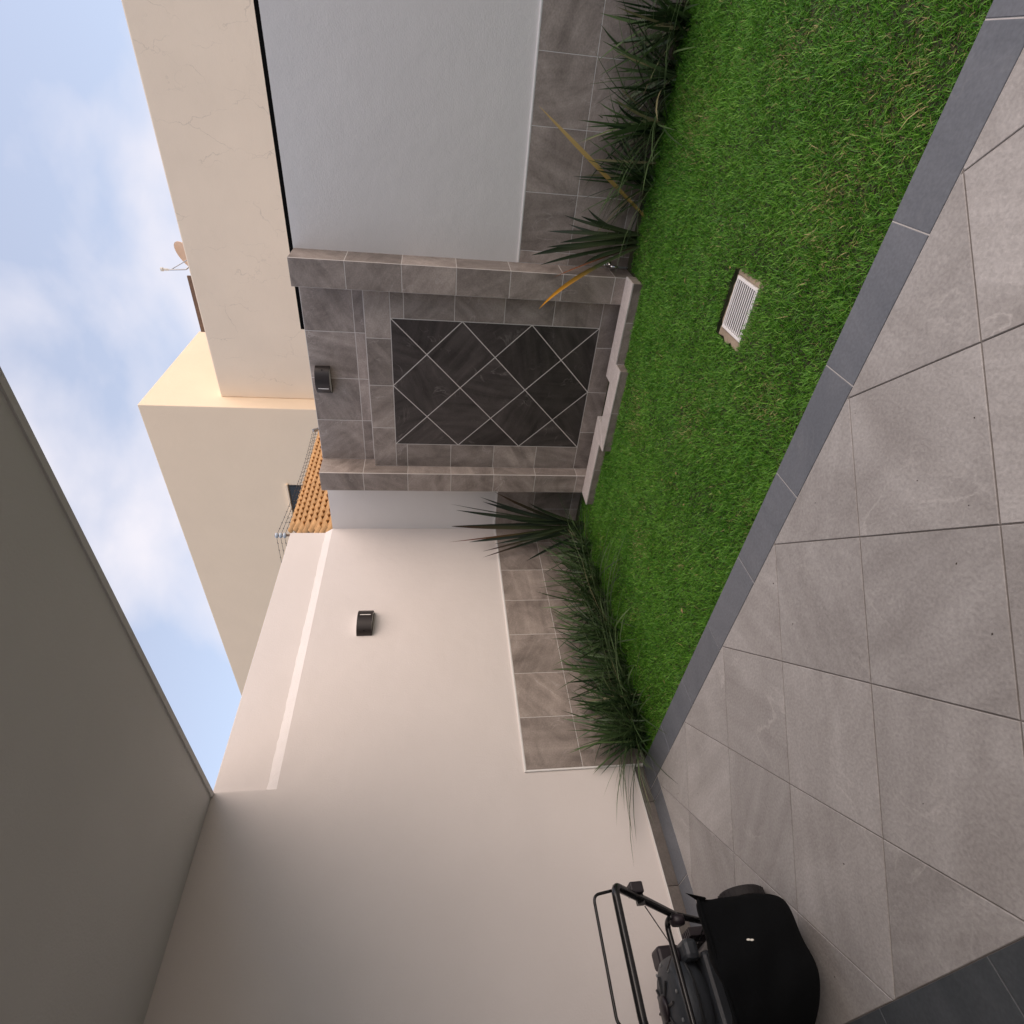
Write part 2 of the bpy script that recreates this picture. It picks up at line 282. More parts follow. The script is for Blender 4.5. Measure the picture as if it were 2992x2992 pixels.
# ------------------------------------------------------------------ ground
def soilz(x, y):
    return -0.030+0.032*np.clip((y+2.62)/1.3, 0, 1)+0.006*np.sin(x*5.1+y*3)*np.cos(y*6.3-x*2)
g = MB().add([(-150,-150,-0.32),(150,-150,-0.32),(150,150,-0.32),(-150,150,-0.32)], [(0,1,2,3)]).build('ground', 'ground'); tag(g, kind='structure')
XR = 5.9                                                # right end of what is built
bed = MB(); nx, ny = 60, 26; vv = []; 
for j in range(ny+1):
    for i in range(nx+1):
        x = XR*i/nx; y = -2.62*j/ny
        vv.append((x, y-0.001, float(soilz(x, y))-(0.05 if 2.80 < x < 3.20 and -2.0 < y < -1.68 else 0)))
bed.add(vv, [(j*(nx+1)+i, (j+1)*(nx+1)+i, (j+1)*(nx+1)+i+1, j*(nx+1)+i+1) for j in range(ny) for i in range(nx)])
tag(bed.build('garden_soil', 'soil', smooth=True), kind='structure')

# ------------------------------------------------------------------ patio with diagonal tiles
HY0, HY1, PX0 = -4.244, -2.806, 0.2015
pb = MB().box(PX0, XR, HY0, HY1, -0.30, -0.0045).build('patio', 'grout_d'); tag(pb, kind='structure')
s2 = 2**-0.5; P = 0.5075; gx, gy = 2.305, -3.532
for i in range(-16, 17):
    for j in range(-16, 17):
        cx = gx+(i*s2 - j*s2)*P; cy = gy+(-i*s2 - j*s2)*P     # a grid corner; e1=(s,-s), e2=(-s,-s)
        e1 = (s2*P, -s2*P); e2 = (-s2*P, -s2*P)
        dia = [(cx,cy),(cx+e1[0],cy+e1[1]),(cx+e1[0]+e2[0],cy+e1[1]+e2[1]),(cx+e2[0],cy+e2[1])]
        dia = inset(dia, 0.0022); q = clip_rect(dia, PX0+0.0015, XR, HY0+0.002, HY1-0.0015)
        if not q: continue
        c0 = (sum(p[0] for p in q)/len(q), sum(p[1] for p in q)/len(q))
        tile(pb, 'patio', 0, 0, 0.012, Matrix.Translation((c0[0], c0[1], -0.012+random.uniform(-0.0005,0.0004))), poly=[(p[0]-c0[0], p[1]-c0[1]) for p in q], bev=0.0018)
# granite kerb strip along the lawn, strip along the wall, dark strip at the house
kb = MB().box(0, XR, -2.806, -2.622, -0.30, -0.003).build('kerb', 'grout_w'); tag(kb, kind='structure')
xs = [0.0, 0.185, 0.529]+[1.037+0.507*k for k in range(12)]
for a, b in zip(xs, xs[1:]):
    if a < XR: tile(kb, 'granite', b-a-0.0045, 0.1815, 0.013, M_up(a+0.002, -2.8045, -0.0125), name='paver')
ks = MB().box(0.012, PX0, HY0, -2.806, -0.30, -0.0035).build('wall_strip', 'grout_w'); tag(ks, kind='structure')
ys = [-2.8075, -2.893, -3.397, -3.901, -4.243]
for a, b in zip(ys, ys[1:]): tile(ks, 'granite', 0.187, a-b-0.004, 0.012, M_up(0.0125, b+0.002, -0.012), name='paver')
hf = MB().box(-0.15, XR, -6.2, HY0, -0.30, -0.0035).build('house_floor', 'grout_d'); tag(hf, kind='structure')
for i in range(-1, 12):
    for j in range(4):
        a = max(2.087+0.6*(i-4), 0.003); b = min(2.087+0.6*(i-3), XR); y1 = HY0-0.001-0.49*j; y0 = max(y1-0.487, -6.19)
        if b-a > 0.05: tile(hf, 'slate', b-a-0.003, y1-y0, 0.012, M_up(a+0.0015, y0, -0.012))

# ------------------------------------------------------------------ boundary wall with lamp (left of the upright view)
H1, HC = 2.515, 2.912
lw = thing('boundary_wall', 'warm white rendered boundary wall running under the roof edge, with low parapet above', 'wall', (-0.07, -2.6, -0.3))
MB().box(-0.15, 0, -2.642, 0.12, -0.30, H1).build('wall_face', 'white', lw)
MB().box(-0.15, 0, -6.2, -2.642, -0.30, HC).build('wall_face', 'white', lw)
MB().box(-0.15, -0.052, -2.641, -0.006, H1+0.001, 2.932).build('parapet', 'white', lw, bevel=0.004)
lg = MB(); nn = 60; vv = []
for i in range(nn+1):
    y = -2.6415 + (2.6415-0.002)*i/nn; w = random.uniform(-0.004, 0.004)
    vv += [(-0.001, y, H1+0.0005), (-0.053, y, H1+0.078+w), (-0.053, y, H1+0.0005)]
ff = []
for i in range(nn):
    a = 3*i; ff += [(a, a+3, a+4, a+1), (a+1, a+4, a+5, a+2), (a+2, a+5, a+3, a)]
lg.add(vv, ff+[(0,1,2), (3*nn+2, 3*nn+1, 3*nn)]); lg.build('mortar_ledge', 'ledge', lw)
# dado
yj = [-2.62, -2.215, -1.82, -1.425, -1.03, -0.635, -0.24, -0.001]; zj = [-0.05, 0.441, 0.849]
MB().box(0.0005, 0.0088, -2.62, -0.001, -0.06, 0.849).build('grout_bed', 'grout_w', lw)
rects(lw, 'brown', lambda u, v: M_left(0.001, u, v), yj, zj, 0.009)
MB().box(0.0005, 0.0115, -2.632, -0.0125, 0.850, 0.863).build('edge_trim', 'trim', lw, bevel=0.002)
MB().box(0.0005, 0.0115, -2.632, -2.6205, -0.05, 0.8495).build('edge_trim', 'trim', lw, bevel=0.002)
sk = [-6.19, -5.6, -5.42, -4.91, -4.403, -3.899, -3.395, -2.891, -2.64]
rects(lw, 'skirt', lambda u, v: M_left(0.0005, u, v), sk, [-0.004, 0.069], 0.0105, name='skirting_tile')
MB().box(0.0005, 0.0085, -6.19, -2.642, 0.0695, 0.0755).build('edge_trim', 'trim', lw)

# ------------------------------------------------------------------ back wall (right of the upright view)
bw = thing('boundary_wall', 'grey-white rendered garden wall behind the tiled fountain, with brown tile base', 'wall', (3.2, 0.06, -0.3))
MB().box(0.0005, XR, 0, 0.12, -0.30, H1).build('wall_face', 'grey', bw)
MB().box(2.068, XR, 0.004, 0.118, H1+0.0005, H1+0.029).build('black_flashing', 'black', bw)
MB().box(2.676, XR, -0.0088, -0.0005, -0.06, 0.860).build('grout_bed', 'grout_w', bw)
rects(bw, 'brown', lambda u, v: M_back(u, -0.001, v), [2.677, 2.764, 3.155, 3.547, 3.939, 4.331, 4.723, 5.115, 5.507, 5.895], [-0.05, 0.087, 0.480, 0.860], 0.009)
MB().box(2.676, XR, -0.0115, -0.0005, 0.861, 0.873).build('edge_trim', 'trim', bw, bevel=0.002)
MB().box(0.0125, 0.6635, -0.0088, -0.0005, -0.06, 0.860).build('grout_bed', 'grout_w', bw)
rects(bw, 'brown', lambda u, v: M_back(u, -0.001, v), [0.0125, 0.272, 0.6635], [-0.05, 0.087, 0.480, 0.860], 0.009)
MB().box(0.0125, 0.6635, -0.0115, -0.0005, 0.861, 0.873).build('edge_trim', 'trim', bw, bevel=0.002)

# ------------------------------------------------------------------ the tiled wall fountain
ft = thing('wall_fountain', 'tall brown-tiled wall fountain with dark diamond panel and low stepped basin', 'fountain', (1.67, -0.2, -0.05))
T = 0.009
xa0, xa1, xb0, xb1, PF, FF, ZT = 0.665, 0.860, 2.476, 2.675, -0.245, -0.12, 2.513
pz = [-0.04, 0.155, 0.553, 0.945, 1.341, 1.734, 2.130, ZT]
for x0, x1 in ((xa0, xa1), (xb0, xb1)):
    pc = MB().box(x0+0.0012, x1-0.0012, PF+0.0012, -0.0005, -0.06, ZT-0.003).build('pillar', 'grout_l', ft)
    rects(pc, 'brown', lambda u, v: M_back(u, PF+T, v), [x0, x1], pz, T, 0.0046)
    rects(pc, 'brown', lambda u, v: M_left(x1-T, u, v), [PF+T-0.001, -0.0005], pz, T, 0.0046)
    rects(pc, 'brown', lambda u, v: M_negx(x0+T, -u, v), [0.0005, -PF-T+0.001], pz, T, 0.0046)
pn = MB().box(xa1+0.0005, xb0-0.0005, -0.0090, -0.0006, 2.0, ZT-0.002).build('upper_panel', 'grout_l', ft)
rects(pn, 'brown', lambda u, v: M_back(u, -0.0012, v), [xa1, 1.264, 1.664, 2.065, xb0], [2.010, 2.046, 2.127, ZT], T, 0.0046)
FT = 2.032
fr = MB().box(xa1+0.0005, xb0-0.0005, FF+0.0012, -0.0095, -0.06, FT-0.002).build('frame', 'grout_l', ft)
ux0, ux1, uz0, uz1 = 1.100, 2.237, 0.167, 1.836
rects(fr, 'brown', lambda u, v: M_back(u, FF+T, v), [xa1, 1.262, 1.666, 2.071, xb0], [uz1, FT], T, 0.0046)
rects(fr, 'brown', lambda u, v: M_back(u, FF+T, v), [xa1, ux0], [uz0, 0.553, 0.950, 1.344, 1.736, uz1], T, 0.0046)
rects(fr, 'brown', lambda u, v: M_back(u, FF+T, v), [ux1, xb0], [uz0, 0.558, 0.951, 1.343, 1.733, uz1], T, 0.0046)
rects(fr, 'brown', lambda u, v: M_back(u, FF+T, v), [xa1, 1.262, 1.666, 2.071, xb0], [-0.04, uz0], T, 0.0046)
dp = MB().box(ux0+0.001, ux1-0.001, FF+0.0004, FF+0.0011, uz0+0.001, uz1-0.001).build('diamond_panel', 'grout_l', ft)
hw, hh = (ux1-ux0)/4, (uz1-uz0)/6
for i in range(0, 5):
    for j in range(0, 7):
        if (i+j) % 2: continue
        cx, cz = ux0+hw*i, uz0+hh*j
        # diamond centred between grid nodes: nodes are the panel corners and edge points
        for (dx, dz) in ((hw, 0),):
            c = (cx+dx, cz+dz)
            q = [(c[0]-hw, c[1]), (c[0], c[1]-hh), (c[0]+hw, c[1]), (c[0], c[1]+hh)]
            q = clip_rect(inset(q, 0.0036), ux0+0.003, ux1-0.003, uz0+0.003, uz1-0.003)
            if q:
                m0 = (sum(p[0] for p in q)/len(q), sum(p[1] for p in q)/len(q))
                tile(dp, 'dark', 0, 0, 0.0088, M_back(m0[0], FF+T-0.0012, m0[1]), poly=[(p[0]-m0[0], p[1]-m0[1]) for p in q])
for j in (1, 3, 5):     # half diamonds on the left edge
    c = (ux0, uz0+hh*j); q = [(c[0]-hw, c[1]), (c[0], c[1]-hh), (c[0]+hw, c[1]), (c[0], c[1]+hh)]
    q = clip_rect(inset(q, 0.0036), ux0+0.003, ux1-0.003, uz0+0.003, uz1-0.003)
    if q:
        m0 = (sum(p[0] for p in q)/len(q), sum(p[1] for p in q)/len(q))
        tile(dp, 'dark', 0, 0, 0.0088, M_back(m0[0], FF+T-0.0012, m0[1]), poly=[(p[0]-m0[0], p[1]-m0[1]) for p in q])
# basin kerb
RZ = 0.075
bs = MB()
def ringpoly(x0, x1, y0, y1): return (x0, x1, y0, y1)
segs = [(0.672, 1.338, -0.437, -0.2455), (1.338, 1.505, -0.555, -0.2455), (1.505, 1.885, -0.555, -0.372), (1.885, 2.066, -0.555, -0.2455), (2.066, 2.688, -0.422, -0.2455)]
for x0, x1, y0, y1 in segs: bs.box(x0+0.0012, x1-0.0001 if x1 < 2.6 else x1-0.0012, y0+0.0012, y1, -0.06, RZ-0.0015)
bk = bs.build('basin_kerb', 'grout_l', ft)
MB().box(1.505, 1.885, -0.372, FF-0.001, -0.06, -0.005).build('basin_floor', 'dark', ft)
MB().box(xa1+0.002, 1.504, -0.2455, FF-0.001, -0.06, -0.005).build('basin_floor', 'dark', ft)
MB().box(1.886, xb0-0.002, -0.2455, FF-0.001, -0.06, -0.005).build('basin_floor', 'dark', ft)
def rimtile(poly):
    m0 = (sum(p[0] for p in poly)/len(poly), sum(p[1] for p in poly)/len(poly))
    tile(bk, 'rim', 0, 0, 0.010, Matrix.Translation((m0[0], m0[1], RZ-0.010)), poly=inset([(p[0]-m0[0], p[1]-m0[1]) for p in poly], 0.0015), name='cap_tile')
rimtile([(0.667,-0.440),(0.98,-0.440),(0.98,-0.2455),(0.667,-0.2455)]); rimtile([(0.98,-0.440),(1.335,-0.440),(1.335,-0.2455),(0.98,-0.2455)])
rimtile([(1.335,-0.560),(1.505,-0.375),(1.505,-0.2455),(1.335,-0.2455)]); rimtile([(1.335,-0.560),(1.70,-0.560),(1.70,-0.375),(1.505,-0.375)])
rimtile([(1.70,-0.560),(2.07,-0.560),(1.885,-0.375),(1.70,-0.375)]); rimtile([(2.07,-0.560),(2.07,-0.2455),(1.885,-0.2455),(1.885,-0.375)])
rimtile([(2.07,-0.425),(2.48,-0.425),(2.48,-0.2455),(2.07,-0.2455)]); rimtile([(2.48,-0.425),(2.692,-0.425),(2.678,-0.2455),(2.48,-0.2455)])
for a, b, y in ((0.668, 1.06, -0.437), (1.06, 1.335, -0.437), (1.336, 1.70, -0.555), (1.70, 2.069, -0.555), (2.070, 2.40, -0.422), (2.40, 2.690, -0.422)):
    tile(bk, 'brown', b-a-0.003, 0.105, 0.006, M_back(a+0.0015, y+0.006, -0.0415), name='face_tile')
tile(bk, 'brown', 0.13, 0.105, 0.006, M_left(2.061, -0.553, -0.0415), name='face_tile'); tile(bk, 'brown', 0.172, 0.105, 0.006, M_left(2.683, -0.420, -0.0415), name='face_tile')
tile(bk, 'brown', 0.115, 0.105, 0.006, M_negx(1.343, -0.439, -0.0415), name='face_tile')

# ------------------------------------------------------------------ wall lamps (curved up-and-down lights)
def lamp(label, base, u, w, half=0.125, dep=0.085, h=0.125, slot=0.62):
    """base: wall point under the middle, u: along the wall (viewer's right), w: out of the wall"""
    u, w = Vector(u), Vector(w); B = Vector(base); t = thing('wall_lamp', label, 'lamp', base, 'curved wall lamps')
    pt = lambda a, k=1.0, o=0.0: B + u*(half*k*math.cos(a)) + w*((dep*k)*math.sin(a)+0.004+o)
    n = 28; sh = MB(); v = []
    for i in range(n+1):
        a = math.pi*i/n
        v += [pt(a), pt(a)+Vector((0,0,h)), pt(a, 0.955)+Vector((0,0,0.0)), pt(a, 0.955)+Vector((0,0,h))]
    f = []
    for i in range(n):
        k = 4*i; f += [(k, k+1, k+5, k+4), (k+2, k+6, k+7, k+3), (k, k+4, k+6, k+2), (k+1, k+3, k+7, k+5)]
    f += [(0,2,3,1), (4*n, 4*n+1, 4*n+3, 4*n+2)]
    sh.add(v, f); sh.build('cover', 'lampm', t, smooth=False)
    bp = MB(); a, b = B-u*half*0.99, B+u*half*0.99
    q = [a, b, b+w*0.0035, a+w*0.0035]; bp.add(q+[p+Vector((0,0,h)) for p in q], [(0,1,2,3),(7,6,5,4),(0,4,5,1),(1,5,6,2),(2,6,7,3),(3,7,4,0)]); bp.build('back_plate', 'lampm', t)
    for z0 in (0.004, h-0.010):
        gl = MB(); ring = [pt(math.pi*i/n, 0.948) for i in range(n+1)]; m = len(ring)
        gl.add([p+Vector((0,0,z0)) for p in ring]+[p+Vector((0,0,z0+0.006)) for p in ring], [tuple(range(m-1,-1,-1)), tuple(range(m, 2*m))]+[(i,(i+1)%m,m+(i+1)%m,m+i) for i in range(m)])
        gl.build('glass', 'frost', t)
    a0, a1 = math.acos(slot+0.030), math.acos(slot-0.030); sl = MB()
    sl.add([pt(a0,1,0.0012)+Vector((0,0,h*0.12)), pt(a1,1,0.0012)+Vector((0,0,h*0.12)), pt(a1,1,0.0012)+Vector((0,0,h*0.84)), pt(a0,1,0.0012)+Vector((0,0,h*0.84)),
            pt(a0,0.97)+Vector((0,0,h*0.12)), pt(a1,0.97)+Vector((0,0,h*0.12)), pt(a1,0.97)+Vector((0,0,h*0.84)), pt(a0,0.97)+Vector((0,0,h*0.84))], [(0,1,2,3),(7,6,5,4),(0,4,5,1),(1,5,6,2),(2,6,7,3),(3,7,4,0)])
    sl.build('light_slot', 'slotm', t)
    a = math.acos(-0.86); c = pt(a, 1.0, 0.0)+Vector((0,0,h*0.5)); nrm = (u*math.cos(a)+w*math.sin(a)).normalized()
    MB().tube([c-nrm*0.003, c+nrm*0.003], 0.005, 10).build('screw', 'black', t)
    return t
lamp('curved dark bronze lamp on the brown tiled top of the fountain', (1.655, -0.0105, 2.352), (-1,0,0), (0,-1,0), half=0.118, dep=0.09, h=0.118, slot=0.40)
lamp('curved dark bronze lamp on the plain warm white wall', (0.0, -1.262, 2.010), (0,1,0), (1,0,0), half=0.128, dep=0.088, h=0.125, slot=0.22)

# ------------------------------------------------------------------ house: roof over the patio, unseen wall added behind the camera to block light
hs = thing('house', 'house with flat roof whose pale soffit overhangs the tiled patio', 'house', (3.2, -5.5, 0))
MB().box(-0.15, 4.7, -6.2, -2.6425, HC+0.0005, HC+0.28).build('roof_slab', 'soffit', hs)  # right end, out of view, is cut short to let in more skylight
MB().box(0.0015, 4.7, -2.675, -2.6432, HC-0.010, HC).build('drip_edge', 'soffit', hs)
MB().box(0.002, 4.7, -6.2, -6.05, 0.001, HC-0.001).build('light_block_wall', 'soffit', hs)  # unseen wall, added to keep the space under the roof dark
gd = MB().box(1.4, 4.4, -6.0495, -6.03, 0.01, 2.3).build('glass_door', 'glass', hs)
for x in (1.4, 2.9, 4.35): MB().box(x, x+0.05, -6.0295, -6.0, 0.01, 2.3).build('door_frame', 'ply', gd)

# ------------------------------------------------------------------ neighbouring house
YB, YR, XB, ZB, ZR = 5.0, 5.385, -1.414, 6.65, 5.37
nb = thing('neighbour_house', 'two-storey beige rendered house rising behind the fountain wall', 'house', (0, 7, -0.3))
bl = MB().box(-11.5, XB, YB, 8.388, -0.3, ZB).build('tower_block', 'beige2', nb, bevel=0.012)
MB().box(XB+0.001, 9.0, YR, YR+0.25, -0.3, ZR).build('facade_wall', 'beige', nb, bevel=0.02)
MB().box(XB+0.001, 9.0, YR+0.2505, 12.0, -0.3, 4.7).build('flat_roof', 'conc', nb)
MB().box(-1.05, 0.06, 7.46, 7.50, 6.12, 6.245).build('roof_rail', 'rust', nb)
for x in (-0.95, -0.1): MB().box(x, x+0.03, 7.465, 7.495, 4.701, 6.1195).build('rail_post', 'rust', nb)
wn = MB().box(-3.90, -3.12, YB-0.006, YB-0.001, 3.35, 4.37).build('window', 'wframe', nb)
MB().box(-3.87, -3.53, YB-0.012, YB-0.0065, 3.38, 4.34).build('pane', 'glass', wn); MB().box(-3.49, -3.15, YB-0.012, YB-0.0065, 3.38, 4.34).build('pane', 'glass', wn)
MB().box(-3.93, -3.09, YB-0.05, YB-0.001, 4.375, 4.41).build('lintel', 'beige2', wn)
# satellite dish on the neighbour's roof
sdish = thing('satellite_dish', 'satellite dish coloured as if in warm sunlight, with grey feed arm peeking over the beige parapet', 'dish', (0.42, 7.6, 4.7))
ax = Vector((-0.35, -0.75, 0.50)).normalized(); cc = Vector((0.43, 7.6, 6.09))
qq = ax.to_track_quat('Z', 'Y').to_matrix().to_4x4(); qq.translation = cc
prof = [(0.02+0.29*i/8, 0.10*(i/8)**2) for i in range(9)]; 
ds = MB().lathe(prof+[(0.316, 0.106), (0.316, 0.098)]+[(r+0.002, z-0.010) for r, z in prof[::-1]], 36, qq); ds.build('dish', 'dishm', sdish, smooth=True)
foot = cc-ax*0.01; MB().tube([foot, foot+Vector((0.02,0.05,-0.25)), (0.45, 7.66, 4.702)], 0.02, 10).build('mast', 'steel', sdish)
tip = Vector((0.14, 7.52, 6.66)); a0 = Vector((0.17, 7.5, 6.24))
MB().tube(fillet([cc-ax*0.012+Vector((-0.05,0,-0.1)), a0+Vector((0.0,0,0)), tip-Vector((0,0,0.10))], 0.03), 0.014, 8).build('feed_arm', 'steel', sdish)
MB().tube([cc+ax*0.06+Vector((-0.06,-0.02,0.05)), tip-Vector((-0.01,0,0.14))], 0.009, 6).build('strut', 'steel', sdish)
MB().lathe([(0.015,-0.10),(0.022,-0.06),(0.022,0.0),(0.036,0.01),(0.036,0.05),(0.02,0.055)], 14, Matrix.Translation(tip)).build('feed_horn', 'badge', sdish)

# ------------------------------------------------------------------ tile-coped wall behind, electric fence
tw = thing('outbuilding', 'outbuilding behind the corner with small orange clay roof tiles', 'building', (-0.9, 2.0, -0.3))
MB().box(-1.5, -0.28, 0.15, 4.05, -0.3, 2.30).build('wall_face', 'beige2', tw)
slope = R(41.5); RX, RZ0 = -1.20, 3.335; EX = -0.26; EZ = RZ0-(EX-RX)*math.tan(slope)
HY = 1.37; ey = 0.22                      # hip: ridge end and eave corner
MB().add([(RX,HY,RZ0-0.012),(EX,ey,EZ-0.012),(EX,4.1,EZ-0.012),(RX,4.1,RZ0-0.012),(-1.5,ey,EZ-0.012),(-1.5,4.1,RZ0-0.3),(EX,ey,2.301),(EX,4.1,2.301),(-1.5,ey,2.301),(-1.5,4.1,2.301),(-1.5,HY,RZ0-0.3)],
    [(0,1,2,3),(0,10,4,1),(0,3,5,10),(1,6,7,2),(1,4,8,6),(2,7,9,5,3),(4,10,5,9,8),(6,8,9,7)]).build('roof_bed', 'rust', tw)
pw, pl = 0.106, 0.152
bt = MB(); v = []; n = 8
for k, (s, lift, wd) in enumerate(((0.0, 0.0, 0.40), (1.0, 0.034, 0.54))):
    for i in range(n+1):
        a = math.pi*i/n; yy = -math.cos(a)*pw*wd; zz = math.sin(a)*0.050+lift
        v.append((s*pl*1.15, yy, zz)); v.append((s*pl*1.15, yy*0.86, zz-0.012))
f = []
for i in range(n):
    a = 2*i; b = 2*(n+1)+2*i; f += [(a, a+2, b+2, b), (a+1, b+1, b+3, a+3), (b, b+2, b+3, b+1), (a, a+1, a+3, a+2)]
f += [(0, 2*(n+1), 2*(n+1)+1, 1), (2*n, 2*n+1, 4*n+3, 4*n+2)]
bt.add(v, f); bme = bt.mesh('roof_tile', 'clay', smooth=False)
for c in range(37):
    for r in range(8):
        d = r*pl-0.03; o = (RX+d*math.cos(slope), 0.20+c*pw+random.uniform(-0.004,0.004), RZ0-d*math.sin(slope))
        if o[1] < HY-(o[0]-RX)/(EX-RX)*(HY-ey)-0.10: continue
        Mt = Matrix.Translation(o) @ Matrix.Rotation(slope, 4, 'Y') @ Matrix.Rotation(0.18+random.uniform(-0.05,0.05), 4, 'Z') @ Matrix.Rotation(random.uniform(-0.04,0.04), 4, 'X')
        link(bpy.data.objects.new('roof_tile', bme), tw, Mt)
ef = thing('electric_fence', 'barbed electric fence wires with pale blue insulators above the orange tiles', 'fence', (-0.2, 0.12, 2.5))
MB().tube([(-0.2,0.125,2.45),(-0.2,0.125,3.135)], 0.012, 10).build('post', 'rust', ef)
ip = [3.115, 3.075, 3.035]
for z in ip: MB().lathe([(0.012,-0.017),(0.026,-0.012),(0.029,0),(0.026,0.012),(0.012,0.017)], 16, Matrix.Translation((-0.2,0.125,z))).build('insulator', 'ins', ef, smooth=True)
p2 = Vector((-0.2, 2.24, 3.09)); MB().tube([p2+Vector((0,0.12,-0.16)), p2], 0.022, 10).build('post', 'steel', ef); MB().tube([(-0.2,2.36,2.5),(-0.2,2.36,2.94)], 0.015, 8).build('post', 'steel', ef)
for k, z in enumerate(ip):
    a = Vector((-0.2,0.14,z)); b = p2+Vector((0,-0.01+0.02*k,0.0-0.018*k)); w = MB()
    pts = [a.lerp(b, i/16)+Vector((0,0,-0.035*math.sin(math.pi*i/16))) for i in range(17)]; w.tube(pts, 0.0022, 5)
    for i in range(1, 22):
        p = a.lerp(b, i/22)+Vector((0,0,-0.035*math.sin(math.pi*i/22))); w.tube([p+Vector((0,-0.006,-0.007)), p+Vector((0,0.006,0.007))], 0.0035, 4)
    w.build('wire', 'wire', ef)
    c = Vector((-0.2,0.11,z)); e = Vector((-0.26,-0.9,z-0.33)); w = MB(); w.tube([c, e], 0.0022, 5)
    for i in range(1, 10):
        p = c.lerp(e, i/10); w.tube([p+Vector((0,-0.006,-0.007)), p+Vector((0,0.006,0.007))], 0.0035, 4)
    w.build('wire', 'wire', ef)
for i in range(28):
    y = 1.5+i*0.09; z = RZ0+0.045; w = MB(); w.tube(arc((RX, y, z+0.025), -math.pi*0.5, math.pi*0.35, 0.042, (0,1,0), (0,0,1), 5), 0.003, 4); w.build('spike', 'wire', ef)

# ------------------------------------------------------------------ lawn
def strips(base, direc, side, length, width, bend, col, name, mat, segs=2, parent=None, taper=None, loc=None):
    """many tapered blades in one mesh; all arrays per blade"""
    n = len(base); ts = np.linspace(0, 1, segs+1); rows = []
    for t in ts[:-1]:
        p = base+direc*(length*t)[:,None]+np.array([0,0,-1.0])*(bend*length*t*t)[:,None] if False else base+direc*(length*t)[:,None]+bend*((length*t*t)[:,None])
        wd = width*((1-0.55*t) if taper is None else taper(t)); rows.append(p-side*wd[:,None]/2); rows.append(p+side*wd[:,None]/2)
    rows.append(base+direc*length[:,None]+bend*length[:,None])
    k = len(rows); V = np.stack(rows, 1).reshape(-1, 3); off = (np.arange(n)*k)[:,None]
    tris = []
    for s in range(segs-1):
        a = 2*s; tris += [[a, a+1, a+3], [a, a+3, a+2]]
    a = 2*(segs-1); tris.append([a, a+1, k-1])
    Tn = np.concatenate([np.array(tr)[None,:]+off for tr in tris], 0)
    m = bpy.data.meshes.new(name); m.vertices.add(len(V)); m.vertices.foreach_set('co', V.astype(np.float32).ravel())
    m.loops.add(Tn.size); m.loops.foreach_set('vertex_index', Tn.astype(np.int32).ravel()); m.polygons.add(len(Tn))
    m.polygons.foreach_set('loop_start', np.arange(0, Tn.size, 3, dtype=np.int32)); m.polygons.foreach_set('loop_total', np.full(len(Tn), 3, dtype=np.int32))
    m.update(); m.validate()
    at = m.color_attributes.new('col', 'FLOAT_COLOR', 'POINT'); C4 = np.ones((len(V), 4), np.float32); C4[:,:3] = np.repeat(col, k, 0); at.data.foreach_set('color', C4.ravel())
    m.materials.append(MT[mat]); m.polygons.foreach_set('use_smooth', np.ones(len(Tn), bool))
    o = bpy.data.objects.new(name, m); link(o, parent, Matrix.Translation(loc) if loc is not None else I4); return o
def unit(a): return a/np.linalg.norm(a, axis=-1, keepdims=True)
def fbm(x, y, seed):
    r = np.random.default_rng(seed); s = 0
    for k in range(7):
        fr = 0.9*1.7**k; ph = r.uniform(0, 6.28, 4); th = r.uniform(0, 6.28)
        s = s + np.sin(fr*(x*np.cos(th)+y*np.sin(th))*2+ph[0]+1.3*np.sin(fr*y+ph[1]))*np.cos(fr*(y*np.cos(th)-x*np.sin(th))*1.7+ph[2])/(1.25**k)
    return s/3.2
def inside_lawn(x, y):
    n = 0.035*fbm(x*3, y*3, 5)
    ok = (y > -2.624+0.4*n) & (y < -0.13+n) & (x > 0.10+n)
    ok &= ~((x > 0.655) & (x < 2.70) & (y > -0.448)) & ~((x > 1.325) & (x < 2.08) & (y > -0.57))
    ok &= ~((x > 2.830) & (x < 3.165) & (y > -1.952) & (y < -1.685))
    return ok
NB = 430000
x = rng.uniform(0.05, 5.6, NB); y = rng.uniform(-2.62, -0.08, NB); keep = inside_lawn(x, y) & ((x < 4.6) | (rng.random(NB) < 0.5)); x, y = x[keep], y[keep]; nb_ = len(x)
hgt = 0.75+0.35*fbm(x*2.2, y*2.2, 21)+0.25*fbm(x*9, y*9, 23); 
az = 2.2*fbm(x*3.5, y*3.5, 31)*math.pi+rng.normal(0, 1.7, nb_); lean = np.abs(rng.normal(0.6, 0.4, nb_))
dirv = unit(np.stack([np.cos(az)*lean, np.sin(az)*lean, np.ones(nb_)], 1)); sa = rng.uniform(0, 6.28, nb_)
side = np.stack([np.cos(sa), np.sin(sa), np.zeros(nb_)], 1); ln = np.clip(rng.normal(0.032, 0.010, nb_)*np.clip(hgt, 0.45, 1.4), 0.014, 0.07)
bend = np.stack([np.cos(az)*0.45, np.sin(az)*0.45, -0.28*np.ones(nb_)], 1)*rng.uniform(0.3, 1.2, nb_)[:,None]
c0 = np.array([0.038, 0.175, 0.010]); c1 = np.array([0.23, 0.50, 0.06]); cy = np.array([0.40, 0.34, 0.15])
tt = np.clip(rng.normal(0.36, 0.30, nb_)+0.20*fbm(x*1.5, y*1.5, 41), 0, 1)[:,None]; col = c0*(1-tt)+c1*tt
py = np.clip(0.26*(fbm(x*3.2, y*3.2, 51)-0.42)+0.035, 0.010, 0.40)
